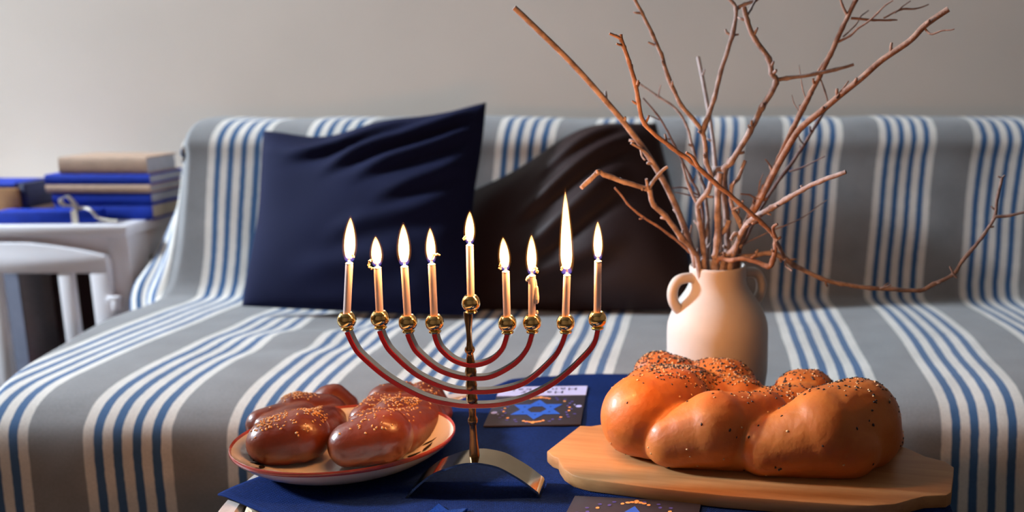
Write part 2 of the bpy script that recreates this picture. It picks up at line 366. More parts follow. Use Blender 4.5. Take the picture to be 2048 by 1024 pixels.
# ------------------------------------------------------------------ sofa and throw
sofa = tag(empty('sofa', (0, 0, 0)), 'low sofa standing under the striped throw', 'sofa')
SX0, SX1 = -1.10, 1.02
extrude_poly('backrest', [(2.125, .40), (2.15, .60), (2.17, .72), (2.185, .775), (2.21, .80), (2.28, .805), (2.35, .80), (2.40, .77), (2.415, .70), (2.415, .10), (2.10, .10)], 'x', SX0 - .015, SX1, M['sofa'], sofa)
extrude_poly('seat', [(1.372, .12), (1.375, .36), (1.392, .395), (1.43, .415), (1.7, .420), (2.10, .405), (2.10, .12)], 'x', SX0 + .06, SX1, M['sofa'], sofa)
for lx in (SX0 + .12, SX1 - .1):
    for ly in (1.46, 2.32):
        box('leg', (lx - .03, ly - .03, 0), (lx + .03, ly + .03, .13), M['tablewood'], sofa)
prof = [(2.445, .46), (2.44, .66), (2.43, .76), (2.40, .808), (2.35, .822), (2.28, .825), (2.205, .818), (2.158, .785), (2.151, .73), (2.135, .61), (2.120, .50), (2.102, .446), (2.06, .428),
        (1.9, .434), (1.7, .442), (1.52, .444), (1.425, .438), (1.375, .418), (1.355, .375), (1.350, .25), (1.346, .03)]
pv = catmull([Vector((0, a, b)) for a, b in prof], 7)
NV = len(pv); vlen = [0]
for a, b in zip(pv[:-1], pv[1:]): vlen.append(vlen[-1] + (b - a).length)
def sstep(a, b, x):
    t = min(1, max(0, (x - a) / (b - a))); return t * t * (3 - 2 * t)
us = list(np.linspace(-.135, -.001, 22)) + list(np.linspace(0.0, 2.12, 236))
V, UV = [], []
for j, p in enumerate(pv):
    Y, Z = p.y, p.z; i_seg = j / 7.0                  # index along prof
    w_back = sstep(6.5, 8, i_seg) * (1 - sstep(10.6, 12.4, i_seg)); w_front = sstep(16, 18, i_seg)
    w_seat = sstep(10.6, 12.4, i_seg) * (1 - w_front); w_top = max(0, 1 - w_back - w_front - w_seat)
    xl = (-1.118 - .045 * sstep(7.5, 11.5, i_seg)) * (w_back + w_top) + w_seat * (-1.180 + .130 * sstep(12, 17, i_seg)) + w_front * -1.05
    skew = .034 * sstep(6, 11.5, i_seg) + .020 * sstep(11.5, 18, i_seg)
    al_ = R(10 + 55 * sstep(7.5, 11.5, i_seg))
    dirv = (Vector((-.15, 0, -1)) * w_top + Vector((-math.sin(al_), math.cos(al_), 0)) * w_back + Vector((-.12, 0, -1)) * w_seat + Vector((.12, .95, -.1)) * w_front).normalized()
    for u in us:
        e = max(0, -u); x = xl + max(0, u)
        r = .022; s1 = r * (1 - math.exp(-e / r)); s2 = e - s1
        q = Vector((x, Y, Z)) + Vector((-1, 0, 0)) * s1 + dirv * s2
        n1 = noise.noise(Vector((x * 2.6, vlen[j] * 2.2, 3.1))); n2 = noise.noise(Vector((x * 9, vlen[j] * 5, 7.7)))
        amp = .010 * n1 + .0035 * n2
        q.z += amp * (w_seat + .6 * w_top) + .006 * w_seat * math.exp(-((x + .70) ** 2) / .02) * math.sin(vlen[j] * 34 + x * 9) * sstep(11.8, 12.6, i_seg) * (1 - sstep(14, 15, i_seg))
        q.y -= amp * (w_back + w_front) * .9
        q.x += .004 * noise.noise(Vector((x * 4, vlen[j] * 7, 1)))
        if e > 0: q.y -= .006 * math.sin(e * 90 + j * .05) * min(1, e / .03)
        V.append(q); uu = (x if u >= 0 else xl + u) + skew
        UV.append((uu + .787 + .2155 / 2, vlen[j]))
nu = len(us); Fc = [(j * nu + i, j * nu + i + 1, (j + 1) * nu + i + 1, (j + 1) * nu + i) for j in range(NV - 1) for i in range(nu - 1)]
me = bpy.data.meshes.new('striped_throw'); me.from_pydata([tuple(v) for v in V], [], Fc)
def set_uv(me, UV):
    uvl = me.uv_layers.new(name='UVMap'); li = np.empty(len(me.loops), dtype=np.int64); me.loops.foreach_get('vertex_index', li)
    uvl.data.foreach_set('uv', np.array(UV)[li].ravel())
set_uv(me, UV)
throw = finish('striped_throw', me, M['stripe'])
sm = throw.modifiers.new('thickness', 'SOLIDIFY'); sm.thickness = .003; sm.offset = -1
tag(throw, 'grey linen throw with blue and cream stripes draped over the whole sofa', 'throw')

# ------------------------------------------------------------------ cushions
def cushion(name, corners, thick, mat_, label, sides=None, folds=None, n=64):
    """corners TL, TR, BR, BL in space; a stuffed square with seam"""
    TL, TR, BR, BL = [Vector(c) for c in corners]; sides = sides or {}
    def edge(a, b, key, t):
        p = a.lerp(b, t); off = sides.get(key, [(0, Vector((0, 0, 0)))])
        for t0, v, w in off if key in sides else []: p = p + Vector(v) * math.exp(-((t - t0) / w) ** 2) * (1 - (2 * t - 1) ** 8)
        return p
    nrm = ((TR - TL).cross(BL - TL)).normalized()
    if nrm.y > 0: nrm = -nrm
    front, back, uv = [], [], []
    for j in range(n + 1):
        t = j / n
        for i in range(n + 1):
            s = i / n
            c = edge(TL, TR, 'top', s) * (1 - t) + edge(BL, BR, 'bottom', s) * t + edge(TL, BL, 'left', t) * (1 - s) + edge(TR, BR, 'right', t) * s \
                - (TL * (1 - s) * (1 - t) + TR * s * (1 - t) + BL * (1 - s) * t + BR * s * t)
            ex, ey = 1 - abs(2 * s - 1) ** 2.6, 1 - abs(2 * t - 1) ** 2.6
            h = thick * (max(ex, 0) * max(ey, 0)) ** .55
            hh = h
            if folds: hh += folds(s, t) * min(1, ex * 3) * min(1, ey * 3)
            hh += .004 * noise.noise(Vector((s * 4, t * 4, 2.2))) * min(1, ex * ey * 4)
            front.append(c + nrm * max(hh, .0005)); back.append(c - nrm * max(h * .75, .0005)); uv.append((s * .5, t * .5))
    m_ = n + 1; Vv = front + back; o = len(front)
    Fc = [(j * m_ + i, j * m_ + i + 1, (j + 1) * m_ + i + 1, (j + 1) * m_ + i) for j in range(n) for i in range(n)]
    Fb = [tuple(o + k for k in f[::-1]) for f in Fc]
    rim = [i for i in range(n)] + [i * m_ + n for i in range(n)] + [n * m_ + i for i in range(n, 0, -1)] + [i * m_ for i in range(n, 0, -1)]
    Fr = [(rim[k], o + rim[k], o + rim[(k + 1) % len(rim)], rim[(k + 1) % len(rim)]) for k in range(len(rim))]
    me = bpy.data.meshes.new(name); me.from_pydata([tuple(v) for v in Vv], [], Fc + Fb + Fr); set_uv(me, uv + uv)
    bm = bmesh.new(); bm.from_mesh(me); bmesh.ops.recalc_face_normals(bm, faces=bm.faces); bm.to_mesh(me); bm.free()
    return tag(finish(name, me, mat_), label, 'cushion')
def navy_folds(s, t):
    h = 0
    for k, (c0, sl, a, w, lo, hi) in enumerate([(.20, -.34, .016, .035, .30, 1.0), (.33, -.40, .013, .035, .45, 1.0), (.10, -.20, .012, .03, .1, .75), (.50, -.42, .010, .04, .55, 1.0), (.60, -.25, .008, .05, .35, .95), (.78, -.12, .006, .06, .2, .8)]):
        d = t - (c0 - sl * 0 + sl * (s - .5)); h += a * math.exp(-(d / w) ** 2) * sstep(lo, lo + .2, s) * (1 - sstep(hi - .12, hi, s)) - a * .6 * math.exp(-((d - w * 1.7) / w) ** 2) * sstep(lo, lo + .2, s) * (1 - sstep(hi - .12, hi, s))
    h += .012 * math.exp(-((t - .13) / .05) ** 2) * math.exp(-((s - .22) / .2) ** 2)
    return h
cushion('navy_cushion', [PY(527, 262, 2.10), PY(972, 205, 2.06), PY(952, 632, 1.87), PY(484, 612, 1.90)], .062, M['navy'],
        'large navy cotton cushion with one peaked corner, leaning on the sofa back',
        {'top': [(.3, (0, 0, -.030), .22), (.75, (0, 0, -.012), .2)], 'left': [(.5, (.012, 0, 0), .3)], 'right': [(.55, (-.018, 0, 0), .3)], 'bottom': [(.5, (0, 0, -.002), .4)]}, navy_folds)
def brown_folds(s, t):
    h = 0
    for c0, sl, a, w, lo, hi in [(.25, -.55, .014, .04, .25, .95), (.45, -.70, .016, .06, .25, .85), (.72, -.35, .010, .06, .15, .8), (.12, -.4, .010, .03, .4, .95)]:
        d = t - (c0 + sl * (s - .6)); h += (a * math.exp(-(d / w) ** 2) - a * .5 * math.exp(-((d - w * 1.8) / w) ** 2)) * sstep(lo, lo + .25, s) * (1 - sstep(hi - .2, hi, s))
    return h
cushion('brown_cushion', [PY(918, 392, 2.095), PY(1312, 246, 2.085), PY(1398, 618, 1.91), PY(920, 622, 1.965)], .055, M['brown'],
        'dark brown satin cushion behind the menorah and the vase',
        {'top': [(.64, (0, 0, .046), .27)], 'right': [(.5, (.004, 0, 0), .3)], 'bottom': [(.5, (0, 0, -.003), .4)]}, brown_folds)

# ------------------------------------------------------------------ white cabinet
CT = .585
cab = tag(empty('side_cabinet', (-1.56, 2.33, 0)), 'white painted side cabinet with an arched open-framed door, beside the sofa', 'cabinet')
def cpart(name, lo, hi, m, par=cab, bev=.004):
    o = box(name, lo, hi, m, None, bev); o.parent = par; o.matrix_parent_inverse = Matrix.Translation(-Vector(cab.location)); return o
CXR, CXL, CYF, CYB = -1.302, -1.86, 2.185, 2.50
cpart('top', (CXL - .02, CYF - .022, CT - .026), (CXR + .012, CYB + .02, CT), M['whitepaint'], bev=.006)
cpart('leg', (CXR - .048, CYF, 0), (CXR, CYF + .085, CT - .027), M['whitepaint'])
cpart('leg', (CXL, CYF, 0), (CXL + .048, CYF + .085, CT - .027), M['whitepaint'])
cpart('leg', (CXR - .048, CYB - .085, 0), (CXR, CYB, CT - .027), M['whitepaint'])
cpart('leg', (CXL, CYB - .085, 0), (CXL + .048, CYB, CT - .027), M['whitepaint'])
cpart('front_apron', (CXL + .048, CYF + .012, CT - .12), (CXR - .048, CYF + .03, CT - .027), M['whitepaint'])
cpart('side_apron', (CXR - .03, CYF + .085, CT - .095), (CXR - .010, CYB - .085, CT - .027), M['whitepaint'])
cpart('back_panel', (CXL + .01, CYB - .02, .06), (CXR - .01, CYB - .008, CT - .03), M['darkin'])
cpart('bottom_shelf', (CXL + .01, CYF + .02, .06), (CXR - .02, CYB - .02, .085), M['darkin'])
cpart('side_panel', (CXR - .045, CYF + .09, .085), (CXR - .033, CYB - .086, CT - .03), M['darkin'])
# arched door standing proud of the frame
DY0, DY1 = CYF - .026, CYF - .004
def dz(px, py): p = PY(px, py, DY0); return p.x, p.z
arch = [dz(x, y) for x, y in ((213, 524), (207, 513), (185, 507), (150, 500), (100, 492), (50, 486.5), (0, 483))]
xr, xl_ = arch[0][0], CXL + .05
xm = (xr + xl_) / 2
left_arch = [(2 * xm - x, z) for x, z in reversed(arch) if x > xm]
rail_z = dz(60, 547)[1]
door = extrude_poly('door', [(xr, rail_z)] + [p for p in arch if p[0] > xm] + left_arch + [(xl_, rail_z)], 'y', DY0, DY1, M['whitepaint'], bev=.003)
door.parent = cab; door.matrix_parent_inverse = Matrix.Translation(-Vector(cab.location))
def dbar(name, x0, x1, z0, z1, y0=DY0, y1=DY1):
    o = box(name, (x0, y0, z0), (x1, y1, z1), M['whitepaint'], None, .003); o.parent = door; return o
sw = .043; zb = .10
dbar('stile', xr - sw, xr, zb, rail_z - .0002); dbar('stile', xl_, xl_ + sw, zb, rail_z - .0002)
bx = dz(134, 600)[0]; dbar('glazing_bar', bx - .0165, bx + .0165, zb + .06, rail_z - .0002, DY0 + .002, DY1 - .002)
bx2 = dz(-6, 640)[0]; dbar('glazing_bar', bx2 - .0165, bx2 + .0165, zb + .06, rail_z - .0002, DY0 + .002, DY1 - .002)
zc = dz(150, 688)[1]; dbar('cross_rail', bx + .0166, xr - sw - .0002, zc - .014, zc + .014, DY0 + .002, DY1 - .002)
dbar('bottom_rail', xl_ + sw + .0002, xr - sw - .0002, zb, zb + .06)
lx, lz = dz(226, 606)
bm = bmesh.new(); add_box(bm, (xr - .006, DY0 - .012, lz + .003), (xr + .024, DY0 + .010, lz + .017), .003); add_box(bm, (xr + .006, DY0 - .014, lz - .018), (xr + .024, DY0 + .006, lz + .008), .005)
lt = from_bm('latch', bm, M['whitepaint']); lt.parent = door
# what stands inside
def book(name, x0, x1, y0, y1, z0, z1, cov, pg, label, cat='book', group=None, rz=0, t=.003):
    c = Vector(((x0 + x1) / 2, (y0 + y1) / 2, z0)); r = empty(name, c, rz)
    hx, hy, h = (x1 - x0) / 2, (y1 - y0) / 2, z1 - z0
    bm = bmesh.new(); n = 6
    pts = [(-hy + t * 1.5, 0), (hy, 0), (hy, t), (-hy + t * 1.6, t)]
    # cover: lower board, rounded spine towards the room, upper board
    out = [(hy, 0), (-hy + t, 0)]
    for k in range(n + 1):
        a = -math.pi / 2 - math.pi * k / n; out.append((-hy + t + math.cos(a) * t * 1.6, h / 2 + math.sin(a) * h / 2))
    out += [(hy, h), (hy, h - t), (-hy + t, h - t), (-hy + t, t), (hy, t)]
    v0 = [bm.verts.new((-hx, y, z)) for y, z in out]; v1 = [bm.verts.new((hx, y, z)) for y, z in out]; m_ = len(out)
    bm.faces.new(v0); bm.faces.new(v1[::-1])
    for i in range(m_): bm.faces.new((v0[i], v0[(i + 1) % m_], v1[(i + 1) % m_], v1[i]))
    from_bm('cover', bm, cov, r, sharp=30)
    box('pages', (-hx + .004, -hy + t * 1.2, t + .0002), (hx - .004, hy - .005, h - t - .0002), pg, r, .0008)
    return tag(r, label, cat, group)
bi = book('binder', PY(24, 620, 2.36).x, PY(62, 620, 2.36).x, 2.33, 2.46, .0855, .52, M['greybinder'], M['pages'], 'grey-blue binder standing upright inside the white cabinet', 'binder')
rm = blob_mesh([((-1.63, 2.36, .13), .045, (-1.57, 2.34, .14), .05), ((-1.60, 2.35, .18), .04, (-1.58, 2.36, .20), .03), ((-1.55, 2.38, .12), .034, (-1.53, 2.37, .13), .034)], .006, 4, .086)
tag(finish('red_cloth_bundle', rm, M['redcloth']), 'crumpled red cloth bundle low inside the white cabinet', 'cloth')

# ------------------------------------------------------------------ books on the cabinet
def stack_book(px0, px1, py0, py1, yf, depth, cov, pg, label, z0=None, rz=0):
    a, b = PY(px0, py1, yf), PY(px1, py0, yf); z0 = a.z if z0 is None else z0
    return z0 + (PY(px0, py0, yf).z - a.z), book('hardback_book', a.x, b.x, yf, yf + depth, z0, z0 + (PY(px0, py0, yf).z - a.z), cov, pg, label, 'book', 'books on the cabinet', rz)
YB = 2.25; z = CT + .0005
z, _ = stack_book(112, 302, 402, 433, YB, .16, M['bluecover'], M['creampages'], 'thick blue hardback with cream pages at the bottom of the tall stack', z)
z, _ = stack_book(106, 300, 379, 402, YB - .002, .165, M['bluecover'], M['pages'], 'blue hardback lying second from the bottom of the tall stack', z + .0004)
z, _ = stack_book(92, 299, 363, 379, YB - .006, .17, M['tancover'], M['pages'], 'thin tan hardback between two blue books in the stack', z + .0004)
z, _ = stack_book(90, 297, 343, 363, YB - .004, .17, M['bluecover'], M['pages'], 'blue hardback directly under the top tan book', z + .0004)
z, _ = stack_book(119, 291, 309, 343, YB + .004, .14, M['tancover'], M['pages'], 'thick tan hardback on top of the book stack', z + .0004)
# left pile
a = PY(-70, 436, 2.24); b_ = PY(33, 378, 2.24)
z1 = b_.z
lb = empty('box_file', (0, 0, 0)); lb.location = ((a.x + b_.x) / 2, 2.31, CT + .0005)
hx = (b_.x - a.x) / 2; hz = z1 - CT
box('front_panel', (-hx, -.07, 0), (hx, -.055, hz), M['kraft'], lb, .002); box('spine', (hx + .001, -.062, 0), (hx + .018, .07, hz + .012), M['navycover'], lb, .003)
box('body', (-hx, -.0545, 0), (hx, .07, hz - .002), M['pages'], lb, .002)
tag(lb, 'kraft brown box file with a navy spine at the left edge', 'box')
bk = book('hardback_book', a.x, b_.x - .012, 2.25, 2.37, CT + .0005 + hz + .0006, CT + .0005 + hz + .012, M['bluecover'], M['pages'], 'thin blue book lying on the kraft box file', 'book', 'books on the cabinet')
# ribboned blue gift box in front of the stack
g0, g1 = PZ(32, 440, CT), PZ(232, 437, CT)
gift = empty('gift_box', ((g0.x + g1.x) / 2, 2.215, CT + .0005), R(3)); gl = (g1.x - g0.x) / 2
box('lid', (-gl, -.026, 0), (gl, .024, .030), M['bluecover'], gift, .004)
rx = PY(151, 420, 2.2).x - gift.location.x
bm = bmesh.new(); add_box(bm, (rx - .007, -.0275, .0002), (rx + .007, -.0262, .0312)); add_box(bm, (rx - .007, -.0275, .0302), (rx + .007, .0255, .0316)); add_box(bm, (rx - .007, .0242, .0002), (rx + .007, .0255, .0312))
from_bm('ribbon_band', bm, M['ribbon'], gift)
def ribbon(name, pts, w, wd, mat_, parent):
    P = catmull(pts, 6); V = []; wd = Vector(wd)
    for p in P: V += [p - wd * w / 2, p + wd * w / 2]
    Fc = [(2 * i, 2 * i + 1, 2 * i + 3, 2 * i + 2) for i in range(len(P) - 1)]
    o = mesh_obj(name, V, Fc, mat_, parent); s = o.modifiers.new('t', 'SOLIDIFY'); s.thickness = .0012; return o
ribbon('bow_loop', [(rx, -.01, .0325), (rx - .008, -.015, .040), (rx - .024, -.02, .043), (rx - .030, -.02, .056), (rx - .016, -.018, .062), (rx - .006, -.014, .048), (rx, -.012, .033)], .012, (.2, 1, .1), M['ribbon'], gift)
ribbon('ribbon_tail', [(rx, -.012, .0335), (rx + .018, -.018, .036), (rx + .040, -.030, .032), (rx + .056, -.034, .015), (rx + .085, -.036, .0075), (rx + .10, -.034, .007)], .008, (.1, .7, .5), M['ribbon'], gift)
tag(gift, 'small flat blue gift box tied with cream ribbon, before the book stack', 'gift box')
nb = box('notebook', (PY(48, 410, 2.27).x, 2.252, CT + .0005), (PY(108, 410, 2.27).x - .008, 2.38, CT + .030), M['tancover'], None, .002)
tag(nb, 'small beige notebook lying between the box file and the stack', 'notebook')

# ------------------------------------------------------------------ round table, rope inlay, cloth
TZ = .49; TC = Vector((-.112, .972, 0)); TR_ = .378
table = tag(empty('round_table', (TC.x, TC.y, 0)), 'round coffee table with whitewashed rim and cream rope inlay under the blue cloth', 'table')
lathe('rim', [(TR_ - .024, .445), (TR_ - .003, .445), (TR_, .449), (TR_, .482), (TR_ - .004, .487), (TR_ - .020, .487), (TR_ - .024, .483), (TR_ - .024, .445)], M['rimwood'], table, 96)
lathe('top', [(0, .452), (TR_ - .0242, .452), (TR_ - .0242, .474), (0, .474)], M['tablewood'], table, 96)
lathe('woven_surface', [(0, .4742), (TR_ - .050, .4742), (TR_ - .050, .484), (TR_ - .060, .4855), (0, .4855)], M['rope'], table, 96)
for k in range(3):
    pts = []
    for i in range(360):
        a = 2 * math.pi * i / 360; ph = a * 60 + k * 2 * math.pi / 3
        rr = TR_ - .037 + .0055 * math.cos(ph); pts.append(Vector((rr * math.cos(a), rr * math.sin(a), .4800 + .0052 * math.sin(ph))))
    tube('rope_strand', pts, .0056, M['rope'], table, 6, True)
for k in range(4):
    a = R(45 + 90 * k); d = Vector((math.cos(a), math.sin(a), 0))
    tube('leg', [d * .24 + Vector((0, 0, .4518)), d * .26 + Vector((0, 0, .25)), d * .28 + Vector((0, 0, .0))], [.022, .018, .014], M['rimwood'], table, 14)
CA = PZ(437, 990, TZ); CA.z = 0
e1 = Vector((.54, .842, 0)); e2 = Vector((.842, -.54, 0))
V, UV, OV = [], [], []; ns, nt_ = 150, 150; Ls, Lt = .80, .80
for j in range(nt_ + 1):
    for i in range(ns + 1):
        s_, t_ = Ls * i / ns - .30, Lt * j / nt_ - .0
        # s_ along e1 (away), t_ along e2 (right); the corner CA is at s=0 within the cloth's left edge
        s_ = Ls * i / ns; q = CA + e1 * s_ + e2 * t_
        d = q - TC; d.z = 0; r = d.length
        wr = .0016 * noise.noise(Vector((q.x * 9, q.y * 9, .3))) + .0012 * noise.noise(Vector((q.x * 26, q.y * 13, 4)))
        zz = TZ + .0012 + max(-.0012, wr)
        ov = r - (TR_ - .004)
        if ov > 0:
            rr = .02; th = min(ov / rr, math.pi / 2)
            if s_ < .16 and t_ < .16:            # stiff corner stands out over the rim before it drops
                k_ = 1 - max(s_, t_) / .16
                th2 = th * (1 - .75 * k_)
                hor = ov * math.cos(th2 * .9); ver = ov * math.sin(th2 * .9)
            else:
                hor = rr * math.sin(th); ver = rr * (1 - math.cos(th)) + max(0, ov - rr * math.pi / 2)
                ang = math.atan2(d.y, d.x); hor += min(1, ver / .08) * .014 * (1 + math.sin(ang * 17))
            q = TC + d.normalized() * (TR_ - .004 + hor); zz -= ver
        V.append(Vector((q.x, q.y, zz))); UV.append((s_, t_)); OV.append(ov)
m_ = ns + 1; Fc = [(j * m_ + i, j * m_ + i + 1, (j + 1) * m_ + i + 1, (j + 1) * m_ + i) for j in range(nt_) for i in range(ns)]
Fc = [f for f in Fc if min(OV[k] for k in f) < .034]                # the cloth overhangs by a few centimetres only
me = bpy.data.meshes.new('tablecloth'); me.from_pydata([tuple(v) for v in V], [], Fc); set_uv(me, UV)
cl = finish('tablecloth', me, M['cloth']); sd = cl.modifiers.new('t', 'SOLIDIFY'); sd.thickness = .0015; sd.offset = -1
tag(cl, 'royal blue linen cloth spread over the round table', 'tablecloth')
hem = tube('hem', [CA + e1 * s + Vector((0, 0, 0)) for s in ()] or [V[i] + Vector((0, 0, .0002)) for i in range(0, 60)], .0012, M['cloth'], cl, 6)
tube('hem', [V[j * m_] + Vector((0, 0, .0002)) for j in range(0, 70)], .0012, M['cloth'], cl, 6)
TOP = TZ + .0028                                        # what stands on the cloth

# ------------------------------------------------------------------ greeting cards and glitter star
def card(name, quad_center, w, l, rz, label):
    """local +y is the far edge as seen here; the writing is upside down from this side"""
    r = empty(name, quad_center, rz)
    box('card_sheet', (-w / 2, -l / 2, 0), (w / 2, l / 2, .0022), M['cardbody'], r, .0004)
    zt = .0023; th = .0003
    box('band', (-w / 2, l / 2 - .26 * l, zt - .0002), (w / 2, l / 2, zt + .0001), M['cardband'], r, 0)
    cy = -.13 * l; R_ = .275 * w
    def poly_ring(name, n, ro, ri, a0, m_, sx=1, sy=1, z=zt):
        V = []; 
        for k in range(n):
            a = a0 + 2 * math.pi * k / n
            V += [(ro * math.cos(a) * sx, cy + ro * math.sin(a) * sy, z + th), (ri * math.cos(a) * sx, cy + ri * math.sin(a) * sy, z + th)]
        Fc = [(2 * k, 2 * ((k + 1) % n), 2 * ((k + 1) % n) + 1, 2 * k + 1) for k in range(n)]
        return mesh_obj(name, V, Fc, m_, r, smooth=False)
    poly_ring('star_triangle', 3, R_ * 1.12, R_ * .66, R(90), M['cardblue']); poly_ring('star_triangle', 3, R_ * 1.12, R_ * .66, R(-90), M['cardblue'], z=zt + .0001)
    bmg, bmp, bmv = bmesh.new(), bmesh.new(), bmesh.new()
    def dot(bm_, x, y, rx, ry):
        vs_ = [bm_.verts.new((x + rx * math.cos(2 * math.pi * k / 12), cy + y + ry * math.sin(2 * math.pi * k / 12), zt + th)) for k in range(12)]; bm_.faces.new(vs_)
    for s in (1, -1):
        for k in range(-2, 3): dot(bmg, k * .0042, s * (R_ * 1.32 + .0025 * (2 - abs(k)) * .6), .0028, .0022 if k else .0042)
        for k in range(1, 5):
            for sx in (1, -1):
                a = R(90 - s * 0 + 15 * k * sx) if s > 0 else R(-90 + 15 * k * sx)
                (dot)(bmg if k % 2 else bmv, R_ * 1.28 * math.cos(a) * 1.12, R_ * 1.28 * math.sin(a), .0020, .0022)
                dot(bmv, R_ * 1.5 * math.cos(a + R(7)) * 1.1, R_ * 1.42 * math.sin(a + R(7)), .0022, .0016)
        for k in range(5): dot(bmg if k in (1, 3) else bmv, s * (R_ * 1.18 + .003 * (2 - abs(k - 2))), (k - 2) * .006, .0018, .002)
        dot(bmp, s * R_ * 1.62, s * .010, .0042, .0048)
        dot(bmp, s * R_ * 1.45, -s * .004 + s * .02, .0013, .0015)
    for nm, b_, m_ in (('gold_ornament', bmg, 'cardgold'), ('pale_dots', bmp, 'cardpale'), ('violet_ornament', bmv, 'cardviolet')): from_bm(nm, b_, M[m_], r, smooth=False)['kind'] = 'stuff'
    for txt, yy, sz in (('Happy', l / 2 - .175 * l, .088 * l), ('Hanukkah', l / 2 - .085 * l, .088 * l)):
        cu = bpy.data.curves.new('t', 'FONT'); cu.body = txt; cu.size = sz * 1.1; cu.align_x = 'CENTER'; cu.align_y = 'CENTER'; cu.space_character = 1.25
        to = bpy.data.objects.new('t', cu); COL.objects.link(to); dg = bpy.context.evaluated_depsgraph_get(); dg.update()
        mm = bpy.data.meshes.new_from_object(to.evaluated_get(dg)); bpy.data.objects.remove(to)
        mm.transform(Matrix.Translation((0, yy, zt + .0004)) @ Matrix.Rotation(math.pi, 4, 'Z') @ Matrix.Diagonal((1.35, 1, 1, 1)))
        finish('lettering', mm, M['cardink'], r, smooth=False)
    return tag(r, label, 'greeting card', 'greeting cards on the table')
c1, c2, c3 = PZ(975, 853, TOP), PZ(1162, 853, TOP), PZ(1164, 776, TOP)
card('greeting_card', ((c1.x + c2.x) / 2 - .006, (c1.y + c3.y) / 2, TOP), c2.x - c1.x + .004, c3.y - c1.y, R(2.5), 'dark greeting card with a blue star and pale band, behind the menorah')
d1, d2 = PZ(1150, 995, TOP), PZ(1403, 1008, TOP)
# same print, turned round: its far edge shows first
cw = (d2 - d1).length
c2o = card('greeting_card', (0, 0, TOP), cw, cw * 1.2, 0, 'dark greeting card at the front edge of the table below the wooden board')
yawc = math.atan2(d2.y - d1.y, d2.x - d1.x); ctr = (d1 + d2) / 2 + Vector((math.sin(yawc), -math.cos(yawc), 0)) * cw * .6
c2o.location = (ctr.x, ctr.y, TOP); c2o.rotation_euler = (0, 0, yawc + math.pi)
gs = PZ(875, 1042, TOP); pts = []
for k in range(12):
    a = R(90 + 30 * k + 12); rr = .034 if k % 2 == 0 else .019; pts.append((rr * math.cos(a), rr * math.sin(a)))
st = extrude_poly('glitter_star', pts, 'z', 0, .003, M['glitter'], None, .0008); st.location = gs + Vector((0, 0, .0003))
tag(st, 'small blue glitter star lying in front of the menorah', 'star ornament')

# ------------------------------------------------------------------ plate with two small loaves
PZR = TOP + .030
pl, pr = PZ(461, 890, PZR), PZ(908, 862, PZR)
pc = (pl + pr) / 2; pc.y += .004; yaw = math.atan2(pr.y - pl.y, pr.x - pl.x); A_ = (pr - pl).length / 2 * 1.0; B_ = .104
plate = empty('oval_plate', (pc.x, pc.y, TOP), yaw)
pp = [(0, .004), (.50, .004), (.62, .006), (.78, .013), (.92, .023), (.985, .029), (1.0, .031), (1.004, .0285), (.96, .0215), (.84, .011), (.70, .0025), (.62, 0), (.55, 0), (.53, .0022), (0, .0022)]
lathe('dish', [(r * A_, z_) for r, z_ in pp], M['plate'], plate, 96, scale_xy=(1, B_ / A_))
lathe('red_rim', [(r * A_, z_) for r, z_ in [(.984, .0290), (.990, .0302), (.999, .0318), (1.0055, .0308), (1.0065, .0282), (.9995, .0266), (.990, .0285)]], M['platerim'], plate, 96, scale_xy=(1, B_ / A_))
def plate_z(rn):
    xs = [p[0] for p in pp[:7]]; zs = [p[1] for p in pp[:7]]; return float(np.interp(rn, xs, zs))
bm = bmesh.new(); rg = random.Random(3)
for k in range(46):
    a = 2 * math.pi * k / 46 + rg.uniform(-.05, .05); r0 = rg.uniform(.60, .86); an = a + rg.choice([.5, -.5, 1.2, 0.2]); L_ = rg.uniform(.08, .13); wd = rg.uniform(.022, .036)
    pts = []
    for i in range(13):
        t_ = i / 12; 
        pts.append((t_, math.sin(math.pi * t_ ** .8)))
    out = [(t_, w_) for t_, w_ in pts] + [(t_, -w_) for t_, w_ in reversed(pts[1:-1])]
    vs_ = []; ok = True
    for t_, w_ in out:
        x = r0 * math.cos(a) + (t_ - .5) * L_ * 1.6 * math.cos(an) - w_ * wd * math.sin(an); y = r0 * math.sin(a) + (t_ - .5) * L_ * 1.6 * math.sin(an) + w_ * wd * math.cos(an)
        rn = math.hypot(x, y)
        if rn > .94: ok = False
        vs_.append((x * A_, y * B_, plate_z(rn) + .0006))
    if ok:
        c_ = bm.verts.new(tuple(np.mean(vs_, axis=0))); bv = [bm.verts.new(v) for v in vs_]
        for i in range(len(bv)): bm.faces.new((bv[i], bv[(i + 1) % len(bv)], c_))
from_bm('leaf_brushwork', bm, M['leafpaint'], plate, smooth=False)
tag(plate, 'oval cream plate with a red rim and dark leaf brushwork, holding two loaves', 'plate')
def lob(a, ra, b, rb): return (PY(*a), ra, PY(*b), rb)
PF = TOP + .0045
def rest(a, b, fl, q=.90, y=None):
    """lobe lying on the surface fl: (px, py, radius px) at both ends; y fixes the depth instead"""
    out = []
    for (x, yy, rp), dep in ((a, y and y[0]), (b, y and y[1])):
        if dep: p = PY(x, yy, dep); r = rp * mpp(dep, p.z)
        else:
            r = rp * mpp(1.05, fl)
            for _ in range(4): p = PZ(x, yy, fl + r * q); r = rp * mpp(p.y, p.z)
        out += [p, r]
    return tuple(out)
